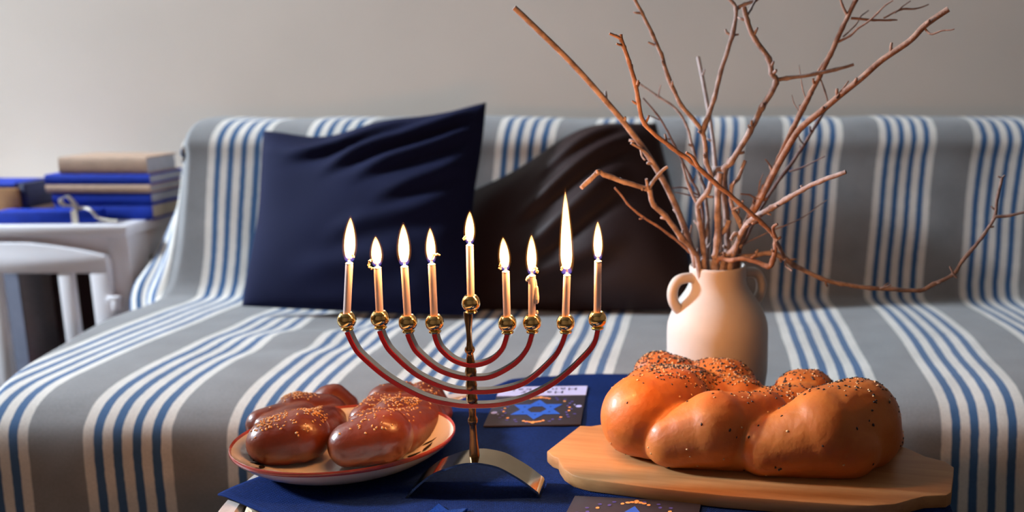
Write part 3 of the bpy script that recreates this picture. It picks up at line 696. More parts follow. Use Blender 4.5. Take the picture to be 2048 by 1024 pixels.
roll1 = [rest((546, 884, 50), (604, 873, 55), PF), rest((615, 868, 50), (672, 846, 38), PF, y=(1.065, 1.13)), rest((522, 848, 29), (562, 838, 30), PF, y=(1.10, 1.115)), rest((596, 828, 45), (652, 832, 43), PF, y=(1.14, 1.155)),
         rest((664, 806, 40), (684, 818, 34), PF, y=(1.20, 1.20)), rest((640, 855, 40), (675, 840, 34), PF, y=(1.12, 1.16)), rest((575, 862, 42), (650, 858, 44), PF, y=(1.09, 1.10)), rest((545, 860, 34), (600, 842, 38), PF, y=(1.09, 1.12))]
roll2 = [rest((704, 889, 47), (768, 874, 57), PF), rest((795, 868, 50), (850, 848, 42), PF, y=(1.05, 1.11)), rest((790, 842, 48), (842, 842, 47), PF, y=(1.085, 1.11)), rest((728, 838, 30), (762, 815, 32), PF, y=(1.085, 1.12)),
         rest((770, 803, 36), (806, 798, 36), PF, y=(1.15, 1.165)), rest((852, 800, 40), (868, 826, 37), PF, y=(1.17, 1.15)), rest((810, 872, 46), (858, 850, 40), PF, y=(1.065, 1.12)), rest((735, 862, 42), (800, 858, 46), PF, y=(1.055, 1.075)), rest((780, 826, 40), (850, 822, 42), PF, y=(1.12, 1.14))]
for nm, lobes, lab, sd in (('small_challah', roll1, 'small glossy braided loaf with sesame on the left half of the plate', 3), ('small_challah', roll2, 'small glossy braided loaf with sesame on the plate, nearer the menorah', 5)):
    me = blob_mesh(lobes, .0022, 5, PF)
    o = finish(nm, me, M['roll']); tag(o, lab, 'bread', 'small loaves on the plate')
    zmax = max(v.co.z for v in me.vertices)
    def wt(ce, nr):
        n3 = np.array([noise.noise(Vector(c) * 32) for c in ce])
        return np.clip(nr[:, 2] - .30, 0, 1) ** 1.3 * np.clip((ce[:, 2] - PF - .030) / .02, 0, 1) * np.clip(n3 + .25, .02, 1) * np.clip((ce[:, 1] - 1.0) / .1, .25, 1)
    scatter_seeds('sesame_seeds', me, M['goldseed'], o, 420, wt, .0019, sd)

# ------------------------------------------------------------------ board and large challah
BT = .0145
zt = TOP + BT
top_px = [(1094, 902), (1105, 912), (1116, 916), (1119, 925), (1128, 938), (1146, 950), (1176, 958), (1300, 975), (1450, 991), (1600, 1003), (1705, 1010),
          (1740, 1011), (1790, 1008), (1825, 998), (1850, 992), (1893, 990), (1903, 984), (1908, 934), (1890, 922), (1850, 912), (1815, 896), (1790, 888),
          (1640, 873), (1480, 862), (1330, 853), (1200, 849), (1182, 852), (1160, 851)]
bp_ = [PZ(x, y, zt) for x, y in top_px]
bc = sum(bp_, Vector()) / len(bp_); byaw = math.atan2(PZ(1705, 1010, zt).y - PZ(1176, 958, zt).y, PZ(1705, 1010, zt).x - PZ(1176, 958, zt).x)
rot = Matrix.Rotation(-byaw, 3, 'Z'); loc = [rot @ (p - bc) for p in bp_]
board = extrude_poly('serving_board', [(p.x, p.y) for p in loc], 'z', 0, BT, M['bamboo'], None, .0018)
board.location = (bc.x, bc.y, TOP + .0002); board.rotation_euler = (0, 0, byaw)
tag(board, 'bamboo serving board with shaped ends under the big challah', 'board')
BF = TOP + BT + .0004
big = [rest((1285, 832, 84), (1350, 812, 76), BF), rest((1300, 862, 58), (1350, 868, 60), BF), rest((1300, 790, 60), (1380, 790, 60), BF, y=(1.12, 1.11)),
       rest((1318, 753, 52), (1356, 768, 54), BF, y=(1.165, 1.155)), rest((1425, 778, 64), (1452, 782, 66), BF, y=(1.15, 1.145)), rest((1380, 800, 60), (1480, 810, 60), BF, y=(1.12, 1.11)),
       rest((1346, 880, 59), (1430, 860, 78), BF, y=(.985, .985)), rest((1430, 860, 78), (1525, 838, 58), BF, y=(.985, 1.02)), rest((1390, 884, 58), (1480, 890, 58), BF, y=(.99, .985)),
       rest((1600, 795, 57), (1620, 796, 57), BF, y=(1.13, 1.13)), rest((1530, 826, 52), (1600, 824, 60), BF, y=(1.09, 1.10)),
       rest((1531, 899, 57), (1650, 864, 90), BF, y=(.965, .975)), rest((1650, 864, 90), (1714, 842, 88), BF, y=(.975, 1.0)), rest((1580, 902, 60), (1690, 890, 72), BF, y=(.972, .968)), rest((1680, 872, 86), (1724, 862, 80), BF, y=(.980, 1.0)),
       rest((1742, 880, 58), (1758, 876, 50), BF, y=(1.03, 1.05))]
me = blob_mesh(big, .0025, 9, BF)
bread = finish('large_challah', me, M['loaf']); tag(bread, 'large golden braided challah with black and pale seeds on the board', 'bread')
ax = Vector((math.cos(byaw), math.sin(byaw), 0)); nx = Vector((-ax.y, ax.x, 0)); c0 = PY(1480, 860, 1.06)
def wt2(ce, nr):
    q = (ce[:, 0] - c0.x) * nx.x + (ce[:, 1] - c0.y) * nx.y; q = (q - q.min()) / (q.max() - q.min())
    n3 = np.array([noise.noise(Vector(c) * 24) for c in ce])
    back = np.clip((q - .42) / .22, 0, 1); up = np.clip((nr[:, 2] - .1) / .6, 0, 1); hi = np.clip((ce[:, 2] - BF - .05) / .03, 0, 1)
    return (back * np.clip(nr[:, 2] + .5, 0, 1) * np.clip(hi + .2, 0, 1) + .55 * up * hi * np.clip((q - .2) / .3, 0, 1) + .010) * np.clip(n3 + .6, .12, 1)
scatter_seeds('black_seeds', me, M['blackseed'], bread, 1700, wt2, .0020, 11)
scatter_seeds('sesame_seeds', me, M['paleseed'], bread, 900, wt2, .0018, 12)

# ------------------------------------------------------------------ menorah
YF_ = .930; zt_ = PY(945, 925.4, YF_).z
YB_ = PZ(945, 897, zt_).y; YM = (YF_ + YB_) / 2; dM = (YB_ - YF_) / 2
XM = PY(944, 800, YM).x
men = tag(empty('menorah', (XM, YM, TOP)), 'brass nine-branched menorah with red enamel arms on the blue cloth', 'menorah')
inv = Matrix.Translation(-Vector((XM, YM, TOP)))
def mpart(o, par=men):
    o.parent = par
    if par is men: o.matrix_parent_inverse = inv
    return o
arc = [(810.6, 1001), (830, 977), (860.6, 951), (891, 937), (921, 927.7), (945, 925.4), (966.5, 927), (997, 934.5), (1027, 951), (1050, 967), (1081, 993)]
ap = catmull([PY(x, y, YF_) for x, y in arc], 5)
zmin = min(ap[0].z, ap[-1].z)
for i, p in enumerate(ap):
    f = i / (len(ap) - 1); p.z = p.z + (TOP + .0002 - (ap[0].z if 0 else (zmin if i in (0, len(ap) - 1) else zmin)))* (abs(2 * f - 1) ** 3)
ap[0].z = ap[-1].z = TOP + .0003
TH_ = .0022; V = []
for i, p in enumerate(ap):
    a = ap[max(i - 1, 0)]; b = ap[min(i + 1, len(ap) - 1)]; t = (b - a).normalized(); n_ = Vector((-t.z, 0, t.x)); n_ = n_ if n_.z > 0 else -n_
    V += [Vector((p.x, YF_, p.z)), Vector((p.x, YB_, p.z)), Vector((p.x, YB_, p.z)) - n_ * TH_ * (0 if i in (0, len(ap) - 1) else 1), Vector((p.x, YF_, p.z)) - n_ * TH_ * (0 if i in (0, len(ap) - 1) else 1)]
Fc = []
for i in range(len(ap) - 1):
    for k in range(4): Fc.append((4 * i + k, 4 * i + (k + 1) % 4, 4 * i + 4 + (k + 1) % 4, 4 * i + 4 + k))
me = bpy.data.meshes.new('base'); me.from_pydata([tuple(v) for v in V], [], Fc)
bm = bmesh.new(); bm.from_mesh(me); bmesh.ops.remove_doubles(bm, verts=bm.verts, dist=1e-6); bpy.data.meshes.remove(me)
mpart(from_bm('base', bm, M['basebrass'], None, sharp=40))
# stem turned on a lathe
sc_ = lambda y: mpp(YM, PY(944, y, YM).z)
stem_px = [(9, 925), (10.3, 918), (10.6, 912), (9.5, 897), (7.8, 880), (7, 862), (6.8, 850), (8.2, 847), (9.9, 843), (10, 838), (8, 834), (7, 830), (7.5, 818), (8, 808), (9, 805),
           (11.4, 801), (11.6, 797), (10.6, 790), (9, 786), (8.6, 782), (10.6, 777), (11.6, 771), (10.8, 764), (8.8, 759), (9, 753), (10.8, 749), (11.6, 743), (10.6, 737), (9.2, 733), (9, 723), (7.5, 714), (6.3, 707),
           (8.5, 704.5), (10.5, 700), (9.5, 695.5), (6.6, 692), (5.4, 682), (5.6, 668), (6.6, 652), (8.2, 640), (9.2, 630), (9.2, 624)]
SP = []
for r, y in stem_px: SP.append((r * sc_(y), PY(944, y, YM).z))
SP[0] = (SP[0][0], zt_ - .001)
mpart(lathe('stem', [(0, SP[0][1])] + SP + [(0, SP[-1][1])], M['oldbrass'], None, 28, (XM, YM, 0), sharp=60))
arms = [[(694, 664), (706, 690), (723, 713), (777, 758), (847, 795), (905, 809), (944, 812), (1000, 809), (1054, 795), (1116, 761), (1166, 716), (1188, 688), (1195.5, 660)],
        [(759, 662), (768, 684), (785, 708), (834.6, 751), (896.7, 778), (944, 784), (1000, 781), (1054, 763.5), (1103.7, 720), (1122, 692), (1130.6, 668)],
        [(815, 668), (822, 686), (834.6, 706), (872, 737), (909, 752), (944, 757), (983.6, 753), (1029, 728), (1054, 698), (1064, 668)],
        [(868.5, 668), (874, 686), (884, 702), (909, 722), (944, 731), (979.5, 722), (1004, 699), (1014.5, 669)]]
cups_px = [(693.6, 641), (760, 638), (816, 645.5), (869, 646), (1014.5, 647.6), (1064, 646), (1131, 646.7), (1194.6, 639)]
def rect_sweep(path, hw, y0, y1, mat_, name, par):
    V, Fc = [], []
    for i, p in enumerate(path):
        a = path[max(i - 1, 0)]; b = path[min(i + 1, len(path) - 1)]; t = (b - a).normalized(); n_ = Vector((-t.z, 0, t.x))
        h = hw
        for sx, yy in ((1, y0), (1, y1), (-1, y1), (-1, y0)): V.append(Vector((p.x, yy, p.z)) + n_ * h * sx)
    for i in range(len(path) - 1):
        for k in range(4): Fc.append((4 * i + k, 4 * i + 4 + k, 4 * i + 4 + (k + 1) % 4, 4 * i + (k + 1) % 4))
    m_ = 4 * (len(path) - 1); Fc += [(0, 1, 2, 3), (m_ + 3, m_ + 2, m_ + 1, m_)]
    bm = bmesh.new(); me = bpy.data.meshes.new('t'); me.from_pydata([tuple(v) for v in V], [], Fc); bm.from_mesh(me); bpy.data.meshes.remove(me)
    return mpart(from_bm(name, bm, mat_, None, sharp=40), par)
for a in arms:
    P = catmull([PY(x, y, YM - .004) for x, y in a], 6)
    P = [Vector((p.x, YM, p.z)) for p in P]
    arm = rect_sweep(P, .0026, YM - .0042, YM + .0055, M['steel'], 'arm', men)
    rect_sweep(P, .0021, YM - .0050, YM - .00421, M['enamel'], 'enamel_strip', arm)
cup_prof = [(0, -20), (7.2, -20), (11.5, -19.5), (12.6, -17.5), (11.8, -15.6), (9.6, -14.6), (10.5, -13.4), (14.6, -10.5), (17.6, -5.5), (18.6, 0.5), (17.8, 6.5), (15.6, 11.6), (12.6, 15.4), (11.8, 16.2), (10.9, 15.6), (10.2, 10), (9.5, 3), (0, 3)]
cups = []
for (x, y) in cups_px[:4] + [(942, 606.5)] + cups_px[4:]:
    c = PY(x, y, YM); k = mpp(YM, c.z); cups.append((c, k))
    mpart(lathe('candle_cup', [(r * k, z_ * k) for r, z_ in cup_prof], M['brass'], None, 32, tuple(c), sharp=50))

# ------------------------------------------------------------------ candles
cd = [  # top x,y ; flame tip x,y ; flame half width px ; side of curled wick
    (698.6, 527, 701, 435, 9.5, 'r1'), (755, 536, 751, 473, 8.8, 'l2'), (809, 534, 806.5, 448, 9.5, None), (863.5, 529, 860, 456, 8.0, 'r2'), (939.5, 491, 939.5, 423, 8.0, 'l1'),
    (1011.5, 544, 1006, 475, 8.6, 'l3'), (1064, 552, 1063, 470, 8.4, 'r3'), (1134, 551, 1130.5, 382, 10.2, 'l1'), (1196, 523, 1195.5, 443, 7.8, None)]
names = ['leftmost candle in the menorah, wick bent right', 'candle second from the left in the menorah, with a curled wick', 'candle third from the left in the menorah, upright wick', 'candle just left of the raised centre candle',
         'raised centre candle of the menorah, standing highest', 'candle just right of the raised centre candle, crumbled wick', 'candle with thick wax drips running down its right side', 'candle with the tallest, thinnest flame', 'rightmost candle in the menorah']
for i, (tx, ty, fx, fy, hw, curl) in enumerate(cd):
    c, k = cups[i]; base = c + Vector((0, 0, 3.4 * k)); top = PY(tx, ty, YM); tip = PY(fx, fy, YM)
    can = tag(empty('candle', base), 'lit pearl rose ' + names[i], 'candle', 'candles in the menorah')
    ax_ = (top - base); L_ = ax_.length; q = ax_.to_track_quat('Z', 'Y').to_matrix(); r = 7.3 * k
    def loc_(u, v, w): return q @ Vector((u, v, w))
    V, Fc = [], []; n = 20; rows = [(r, 0), (r, L_ * .25), (r, L_ * .5), (r, L_ * .75), (r, L_ - .0015), (r * .93, L_ - .0004), (r * .7, L_ - .0008), (r * .2, L_ - .0005)]
    for rr, h in rows:
        for j in range(n):
            a = 2 * math.pi * j / n; V.append(loc_(rr * math.cos(a), rr * math.sin(a), h))
    for a in range(len(rows) - 1):
        for j in range(n): j2 = (j + 1) % n; Fc.append((a * n + j, a * n + j2, (a + 1) * n + j2, (a + 1) * n + j))
    Fc += [tuple(range(n - 1, -1, -1)), tuple(range((len(rows) - 1) * n, len(rows) * n))]
    mesh_obj('wax_stick', V, Fc, M['wax'], can, sharp=50)
    T = top - base
    lathe('wax_pool', [(r * .96, -.0006), (r * 1.02, .0003), (r * .8, .0010), (r * .35, .0018), (.0012, .0036), (0, .0036)], M['drip'], can, 16, tuple(T))
    s = 1 if curl and curl[0] == 'r' else -1
    wp = {None: [(0, 0, 0), (.0002, 0, .004), (0, 0, .008)], '1': [(0, 0, 0), (0, 0, .006), (s * .002, 0, .0095), (s * .0042, -.001, .009), (s * .0048, -.001, .0068)],
          '2': [(0, 0, 0), (s * .0003, 0, .005), (s * .002, -.001, .0095), (s * .005, -.001, .0105), (s * .0078, -.001, .0100)], '3': [(0, 0, 0), (s * .0003, 0, .006), (s * .003, -.001, .009), (s * .005, -.001, .0075), (s * .0055, -.001, .004)]}[curl[1] if curl else None]
    if curl == 'l2': wp = [(0, 0, .001), (-.001, 0, .004), (-.003, -.001, .0085), (-.006, -.001, .0080), (-.0082, -.001, .0045), (-.0072, -.001, .0005), (-.0045, -.001, -.0005)]
    WP = catmull([T + Vector(p) for p in wp], 5); tube('wick', WP, [.0011 - .0004 * j / len(WP) for j in range(len(WP))], M['wick'], can, 7)
    if curl:
        rg = random.Random(i); V, Fc = [], []
        for p in WP[len(WP) // 2:]:
            for _ in range(2):
                cpt = p + Vector((rg.uniform(-1, 1), rg.uniform(-1, .2), rg.uniform(-1, 1))) * .0008; b = bmesh.new(); bmesh.ops.create_icosphere(b, subdivisions=1, radius=rg.uniform(.0006, .0012)); o0 = len(V)
                V += [v.co + cpt for v in b.verts]; Fc += [tuple(o0 + v.index for v in f.verts) for f in b.faces]; b.free()
        mesh_obj('wick_crumbs', V, Fc, M['ember'], can)['kind'] = 'stuff'
    if i == 6:
        k2 = k
        for pts_ in ([(9, 14), (9.5, 8), (11, 2), (12, -8), (11.5, -14)], [(10, 22), (10.5, 26), (10, 30)]): pass
        dl = [(PY(1073.5, y, YM - .001) - base, rr * k) for y, rr in ((575, 3.0), (583, 3.8), (591, 4.8), (598, 5.0), (604, 4.2))]
        dm = blob_mesh([(dl[j][0], dl[j][1], dl[j + 1][0], dl[j + 1][1]) for j in range(4)] + [(PY(1072, 570, YM) - base, 2.5 * k, PY(1071, 560, YM) - base, 2 * k)], .0007, 3); finish('wax_drip', dm, M['drip'], can)
        dm = blob_mesh([(PY(1057, 556, YM - .002) - base, 4.2 * k, PY(1055, 560, YM - .002) - base, 4.0 * k), (PY(1060, 552, YM - .002) - base, 3.2 * k, PY(1066, 551, YM) - base, 3 * k)], .0007, 3); finish('wax_drip', dm, M['drip'], can)
        dm = blob_mesh([(PY(1074, 626, YM - .002) - base, 3.0 * k, PY(1074, 622, YM - .002) - base, 2.4 * k)], .0007, 3); finish('wax_drip', dm, M['drip'], can)
    # flame: a body of glowing gas round the wick
    fb = T + Vector(((fx - tx) * k * .15, 0, 6 * k)); H = tip - base - fb; h = H.length; qf = H.to_track_quat('Z', 'Y').to_matrix(); R0 = hw * k * 1.14
    tall = i == 7
    fp = [(0, 0), (.45, .012), (.66, .05), (.82, .12), (.95, .22), (1.0, .33), (.97, .45), (.87, .58), (.70, .71), (.49, .83), (.28, .92), (.11, .98), (0, 1.0)]
    if tall: fp = [(0, 0), (.5, .010), (.75, .04), (.92, .10), (1, .18), (.96, .30), (.86, .45), (.70, .60), (.52, .75), (.34, .86), (.16, .94), (.05, .985), (0, 1)]
    def flame(name, sr, z0, z1, m_, par):
        V, Fc = [], []; rows = []
        for rr, zz in fp:
            zz = z0 + (z1 - z0) * zz
            if rr == 0: rows.append([len(V)]); V.append(fb + qf @ Vector((0, 0, zz * h)))
            else:
                rows.append(list(range(len(V), len(V) + 16)))
                for j in range(16): a = 2 * math.pi * j / 16; V.append(fb + qf @ Vector((rr * R0 * sr * math.cos(a), rr * R0 * sr * math.sin(a), zz * h)))
        for A, B in zip(rows[:-1], rows[1:]):
            for j in range(16):
                j2 = (j + 1) % 16
                if len(A) == 1: Fc.append((A[0], B[j2], B[j]))
                elif len(B) == 1: Fc.append((A[j], A[j2], B[0]))
                else: Fc.append((A[j], A[j2], B[j2], B[j]))
        return mesh_obj(name, V, Fc, m_, par)
    fo = flame('flame', 1.0, .04, 1.0, M['flame'], can)
    flame('flame_mantle', 1.35, -.02, 1.06, M['mantle'], fo)
    fb0 = fb; fb = fb + Vector((0, 0, -3.5 * k)); h0 = h; h = min(h * .42, .014); flame('blue_flame_base', .92, 0, 1.0, M['blueflame'], fo); fb, h = fb0, h0
    ld = bpy.data.lights.new('flame_light', 'POINT'); ld.energy = CANDLE_W * (1.9 if tall else h / .040); ld.color = CANDLE_COL; ld.shadow_soft_size = .007
    lo_ = bpy.data.objects.new('flame_light', ld); COL.objects.link(lo_); lo_.parent = can; lo_.location = fb + H * .45

# ------------------------------------------------------------------ vase
VY = 1.262
vb = TOP; vc = PY(1435, 640, VY)
vase = empty('two_handled_vase', (vc.x, VY, TOP))
def vz(py): return PY(1435, py, VY).z - TOP
kv = mpp(VY, .6)
outer = [(101, vz(740)), (101.5, vz(690)), (101.5, vz(660)), (100, vz(645)), (96, vz(632)), (90, vz(618)), (82, vz(604)), (72, vz(591)), (64, vz(580)), (59, vz(570)), (56.5, vz(560)), (56, vz(545)), (56.5, vz(536)), (56, vz(531.5)), (54, vz(529.5)), (51, vz(530.5)), (50, vz(536)), (50, vz(560)), (58, vz(585)), (84, vz(620)), (93, vz(650)), (93, vz(740))]
prof_v = [(0, 0), (.052, 0), (.060, .003), (.066, .010)] + [(r * kv, z_) for r, z_ in outer] + [(.058, .012), (0, .010)]
lathe('body', prof_v, M['vase'], vase, 72, sharp=70)
hyaw = R(24)
for s in (-1, 1):
    d = Vector((math.cos(hyaw), math.sin(hyaw), 0)) * s
    hp = [(50, 552), (66, 550), (86, 554), (97, 570), (97, 590), (88, 607), (74, 618)]
    path = catmull([d * (r * kv) + Vector((0, 0, vz(y))) for r, y in hp], 6)
    tube('handle', path, [10.5 * kv * (1.15 if j < 3 or j > len(path) - 4 else 1) for j in range(len(path))], M['vase'], vase, 14)
tag(vase, 'matte ivory ceramic vase with two small handles, holding bare branches', 'vase')

# ------------------------------------------------------------------ bare branches in the vase
brg = random.Random(21)
def branch(name, pts, y0, y1, r0, r1, mat_, label, sides=(), inside=True, knots=True):
    """pts in photo pixels from the vase mouth outwards; y0..y1 depth along it; radii in mm"""
    def lift(pts, y0, y1):
        L = [0]
        for a, b in zip(pts[:-1], pts[1:]): L.append(L[-1] + math.hypot(b[0] - a[0], b[1] - a[1]))
        return [PY(x, y, y0 + (y1 - y0) * (l / L[-1])) for (x, y), l in zip(pts, L)]
    P = lift(pts, y0, y1)
    if inside:
        bx_ = vc.x + max(-.022, min(.022, (P[0].x - vc.x) * .4)); P = [Vector((bx_, VY + (y0 - VY) * .2 + brg.uniform(-.01, .01), TOP + .05))] + [Vector((vc.x + max(-.03, min(.03, P[0].x - vc.x)), max(VY - .028, min(VY + .028, P[0].y)), TOP + vz(528)))] + P[1:]
    root = None
    def make(P, r0, r1, nm, par):
        C = catmull(P, 6); rad = []
        for j, p in enumerate(C):
            f = j / (len(C) - 1); r = (r0 + (r1 - r0) * f) * .001
            kn = 1 + (.35 * max(0, noise.noise(p * 45 + Vector((r0 * 9, 0, 0)))) + .12 * noise.noise(p * 160) if knots else 0)
            if knots and j % 6 == 0 and 0 < j < len(C) - 1: kn += .22
            rad.append(r * kn)
            if knots: C[j] = p + Vector((noise.noise(p * 70), noise.noise(p * 70 + Vector((9, 0, 0))), noise.noise(p * 70 + Vector((0, 9, 0))))) * .0008
        return tube(nm, C, rad, mat_, par, 8, sharp=70), C
    root, C = make(P, r0, r1, name, None)
    # little buds and broken spurs along the bark
    V, Fc = [], []
    for j in range(8, len(C) - 2, 5):
        if brg.random() < .55:
            t = (C[j + 1] - C[j]).normalized(); d = t.orthogonal().normalized(); d.rotate(Matrix.Rotation(brg.uniform(0, 6.28), 3, t)); d = (d + t * .6).normalized()
            rr = (r0 + (r1 - r0) * j / len(C)) * .001; Lb = brg.uniform(.0035, .009)
            mesh_obj('bud', *tube_data([C[j] + d * rr * .3, C[j] + d * (rr + Lb * .5), C[j] + d * (rr + Lb) + t * .001], [rr * .55 + .0004, rr * .42 + .0003, rr * .32 + .0004], 6), mat_, root)
    for sp in sides:
        pts_, ya, yb, ra, rb = sp; make(lift(pts_, ya, yb), ra, rb, 'side_twig', root)
    return tag(root, label, 'branch', 'bare branches in the vase')
branch('bare_branch', [(1392, 528), (1381, 492), (1359, 430), (1331, 369), (1293, 306), (1258, 258), (1222, 214), (1143, 126), (1060, 45), (1028, 15)], 1.245, 1.15, 4.6, 3.4, M['bark'],
       'long straight bare branch reaching furthest to the upper left', [([(1317, 340), (1300, 315), (1285, 300), (1262, 286)], 1.215, 1.19, 2.4, 1.6), ([(1281, 298), (1284, 312), (1290, 320)], 1.2, 1.19, 1.5, 1.2)], knots=False)
branch('bare_branch', [(1432, 524), (1465, 520), (1500, 519), (1536, 533), (1546, 520), (1551, 488), (1547, 469), (1519, 442), (1479, 406), (1430, 366), (1383, 323), (1340, 293), (1290, 248), (1277, 202), (1270, 165), (1258, 123), (1248, 95), (1240, 74)], 1.21, 1.10, 3.2, 2.5, M['redbark'],
       'twisted orange-brown branch looping right then up to a forked tip', [([(1240, 76), (1232, 72), (1219, 67)], 1.10, 1.095, 2.0, 1.4), ([(1243, 80), (1241, 68)], 1.10, 1.10, 2.0, 1.8), ([(1549, 470), (1546, 455), (1556, 448)], 1.15, 1.14, 2.2, 1.4), ([(1395, 333), (1385, 315), (1372, 304)], 1.13, 1.12, 2.4, 1.6), ([(1275, 170), (1277, 160)], 1.1, 1.1, 1.6, 1.2)])
branch('bare_branch', [(1450, 524), (1470, 516), (1510, 511), (1540, 506), (1569, 516), (1586, 529), (1643, 557), (1682, 567), (1740, 576), (1781, 578), (1840, 581), (1866, 569), (1907, 548), (1925, 522), (1963, 475), (1989, 434), (1995, 393), (2004, 354)], 1.235, 1.20, 3.6, 1.9, M['bark'],
       'long branch sweeping low to the right and turning up at its tip', [([(1989, 434), (2021, 431), (2048, 425), (2075, 420)], 1.20, 1.19, 2.0, 1.6), ([(1568, 514), (1560, 497), (1551, 480)], 1.21, 1.16, 2.6, 2.2), ([(1571, 520), (1572, 532), (1584, 542)], 1.21, 1.2, 1.6, 1.2), ([(1907, 548), (1900, 533)], 1.2, 1.2, 1.5, 1.2), ([(1908, 549), (1914, 556)], 1.2, 1.2, 1.5, 1.2), ([(2004, 356), (1996, 352)], 1.2, 1.2, 1.4, 1.0), ([(2004, 356), (2010, 350)], 1.2, 1.2, 1.4, 1.0), ([(1760, 578), (1782, 570)], 1.2, 1.2, 1.6, 1.0)])
branch('bare_branch', [(1408, 526), (1408, 515), (1401, 452), (1396, 411), (1416, 383), (1423, 353), (1413, 325), (1405, 265), (1363, 211), (1337, 155), (1322, 108), (1305, 70), (1284, 26), (1270, 0), (1260, -22)], 1.24, 1.22, 4.2, 2.0, M['bark'],
       'forked upright branch leaving the top edge left of centre', [([(1405, 265), (1428, 197), (1442, 142), (1464, 71), (1472, 19), (1458, -2), (1450, -16)], 1.23, 1.25, 3.2, 2.2), ([(1472, 18), (1490, 8), (1512, 0), (1525, -10)], 1.25, 1.25, 2.2, 1.6), ([(1464, 71), (1453, 64), (1451, 58)], 1.25, 1.25, 1.6, 1.2), ([(1464, 70), (1477, 68)], 1.25, 1.25, 1.6, 1.2), ([(1310, 90), (1296, 84)], 1.22, 1.22, 1.4, 1.0), ([(1396, 411), (1380, 380), (1364, 326)], 1.24, 1.25, 2.2, 1.6)])
branch('bare_branch', [(1440, 526), (1440, 452), (1436, 400), (1430, 326), (1423, 260), (1409, 178), (1396, 114)], 1.275, 1.40, 3.4, 2.8, M['palebark'], 'straight silver-grey stick rising at the back of the vase', knots=False)
branch('bare_branch', [(1456, 526), (1456, 505), (1454, 446), (1448, 376), (1450, 336), (1463, 323), (1500, 262), (1524, 216), (1552, 165), (1543, 146), (1538, 118), (1510, 79), (1494, 41), (1488, 14)], 1.255, 1.22, 4.8, 3.2, M['bark'],
       'thick kinked branch with a swollen knot bending back to the left', [([(1552, 160), (1573, 157), (1628, 148), (1672, 139), (1707, 129)], 1.23, 1.24, 2.8, 1.8), ([(1494, 30), (1502, 18), (1512, -4)], 1.22, 1.25, 1.8, 1.4), ([(1449, 338), (1432, 340), (1424, 352)], 1.25, 1.24, 4.0, 3.4), ([(1500, 262), (1497, 250)], 1.24, 1.23, 1.8, 1.4), ([(1545, 148), (1552, 140)], 1.23, 1.22, 3.0, 1.6)])
branch('bare_branch', [(1466, 526), (1468, 505), (1486, 466), (1500, 429), (1516, 399), (1539, 359), (1559, 316), (1586, 258), (1606, 216), (1622, 186), (1639, 153), (1661, 109), (1685, 55), (1712, 0), (1724, -26)], 1.24, 1.24, 4.4, 2.6, M['redbark'],
       'tall red-brown branch with fine twigs leaving the top edge on the right', [([(1674, 85), (1701, 71), (1715, 57), (1734, 44), (1756, 25), (1770, 12), (1786, 0)], 1.24, 1.22, 1.5, .8), ([(1702, 36), (1748, 40), (1780, 40), (1795, 40)], 1.24, 1.24, 1.7, .8), ([(1768, 36), (1802, 19), (1830, 18), (1857, 9)], 1.24, 1.25, 1.2, .8), ([(1790, 26), (1804, 14), (1822, 2)], 1.24, 1.25, 1.0, .7), ([(1686, 74), (1710, 50), (1722, 32), (1738, 20)], 1.25, 1.28, 1.2, .7), ([(1695, 30), (1684, 10), (1680, -6)], 1.24, 1.24, 1.8, 1.4), ([(1612, 200), (1604, 170), (1598, 130)], 1.24, 1.26, 1.0, .5), ([(1597, 222), (1588, 205), (1584, 190)], 1.24, 1.25, .8, .5), ([(1639, 153), (1650, 182), (1655, 206)], 1.25, 1.27, 1.3, .8), ([(1660, 108), (1645, 130), (1634, 146)], 1.26, 1.27, 2.2, 2.0), ([(1546, 340), (1536, 325), (1530, 318)], 1.24, 1.22, 1.0, .6), ([(1516, 396), (1520, 365), (1527, 348)], 1.24, 1.25, .9, .5), ([(1516, 400), (1500, 390), (1482, 388)], 1.24, 1.22, 1.4, .9)])
branch('bare_branch', [(1474, 526), (1476, 505), (1492, 455), (1526, 390), (1552, 338), (1587, 276), (1606, 252), (1644, 221), (1682, 189), (1723, 156), (1764, 120), (1819, 82), (1852, 49), (1897, 18)], 1.25, 1.14, 4.6, 3.6, M['redbark'],
       'thick smooth branch reaching furthest to the upper right with a curling tendril', [([(1849, 56), (1862, 68), (1884, 61), (1900, 60), (1909, 58)], 1.15, 1.13, 1.5, .7), ([(1672, 197), (1684, 180), (1697, 162)], 1.18, 1.19, 1.6, 1.0)], knots=False)
branch('bare_branch', [(1462, 526), (1470, 500), (1484, 464), (1497, 446), (1519, 429), (1543, 416), (1569, 401), (1606, 379), (1639, 363), (1692, 343)], 1.225, 1.12, 4.0, 2.8, M['bark'],
       'knobbly branch pointing right just above the drooping one', [([(1606, 380), (1602, 370)], 1.16, 1.16, 2.0, 1.6), ([(1470, 500), (1508, 478), (1560, 455), (1606, 434), (1653, 400)], 1.22, 1.24, 1.0, .6)])
branch('bare_branch', [(1398, 528), (1386, 501), (1364, 476), (1331, 432), (1307, 410), (1299, 380), (1293, 376), (1249, 364), (1208, 349), (1195, 345), (1163, 376)], 1.235, 1.12, 3.8, 2.8, M['bark'],
       'crooked low branch pointing left with a drooping end', [([(1298, 378), (1304, 367), (1320, 347), (1335, 334)], 1.17, 1.18, 2.6, 2.2), ([(1297, 378), (1292, 358)], 1.17, 1.16, 2.2, 2.0), ([(1195, 346), (1193, 340)], 1.13, 1.13, 2.0, 1.8)])
branch('bare_branch', [(1394, 528), (1378, 503), (1342, 472), (1312, 451), (1277, 428), (1255, 407), (1230, 375)], 1.25, 1.22, 2.2, 1.2, M['redbark'],
       'thin twig low on the left under the crooked branch', [([(1374, 498), (1381, 465), (1383, 450)], 1.25, 1.24, 1.3, .8)])
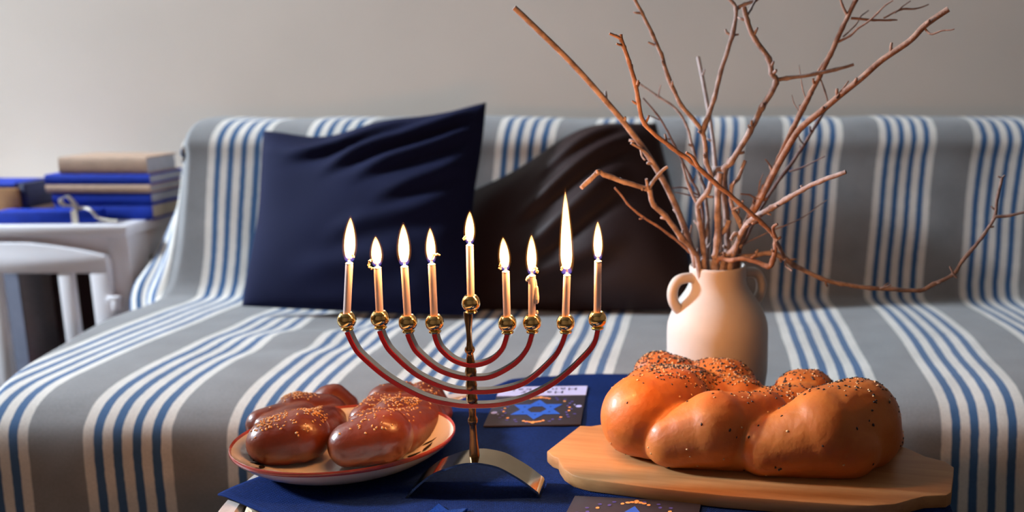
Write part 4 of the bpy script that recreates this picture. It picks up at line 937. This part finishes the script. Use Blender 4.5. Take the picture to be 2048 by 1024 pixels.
branch('bare_branch', [(1470, 528), (1490, 480), (1516, 426), (1552, 369), (1586, 323), (1616, 277), (1634, 246), (1655, 214), (1675, 190)], 1.28, 1.33, 2.8, 1.8, M['darkbark'],
       'dark thin branch slanting right behind the red-brown ones', [([(1579, 343), (1616, 330), (1649, 313)], 1.3, 1.27, 1.5, .7), ([(1608, 290), (1600, 280), (1596, 268)], 1.31, 1.3, 1.2, .8)])
branch('bare_branch', [(1414, 528), (1416, 460), (1410, 385), (1400, 353), (1384, 293), (1372, 249), (1352, 218), (1316, 193), (1278, 167)], 1.26, 1.32, 3.0, 1.2, M['bark'],
       'slender grey branch arching up and left behind the forked one', [([(1316, 193), (1318, 180), (1322, 170)], 1.31, 1.31, 1.0, .7), ([(1384, 293), (1376, 289)], 1.28, 1.28, 1.6, 1.2)])
branch('bare_branch', [(1404, 528), (1408, 470), (1400, 397), (1381, 356), (1353, 298), (1334, 261), (1313, 228), (1286, 196)], 1.265, 1.28, 2.2, 1.0, M['darkbark'],
       'fine dark twig between the long left branch and the forked one', [([(1320, 240), (1308, 235), (1300, 232)], 1.28, 1.28, .9, .6), ([(1396, 390), (1370, 376), (1344, 376)], 1.26, 1.25, 1.3, .7), ([(1398, 396), (1370, 388), (1350, 384)], 1.26, 1.26, 1.0, .6)])
branch('bare_branch', [(1431, 528), (1431, 512), (1435, 479), (1436, 436), (1436, 383), (1440, 345)], 1.23, 1.22, 5.0, 4.0, M['bark'], 'short stout stump of branch upright in the middle of the vase', [([(1436, 470), (1450, 460), (1458, 440)], 1.23, 1.23, 4.0, 3.6)])
branch('bare_branch', [(1447, 528), (1466, 500), (1480, 480), (1484, 462), (1478, 440), (1468, 425), (1462, 400), (1463, 372), (1476, 356), (1490, 321)], 1.215, 1.24, 4.2, 2.4, M['bark'],
       'short gnarled branch in the middle with a pale broken end', [([(1484, 466), (1470, 468), (1462, 480)], 1.21, 1.2, 3.0, 2.2), ([(1463, 420), (1480, 412), (1486, 400)], 1.22, 1.21, 2.0, 1.4)])
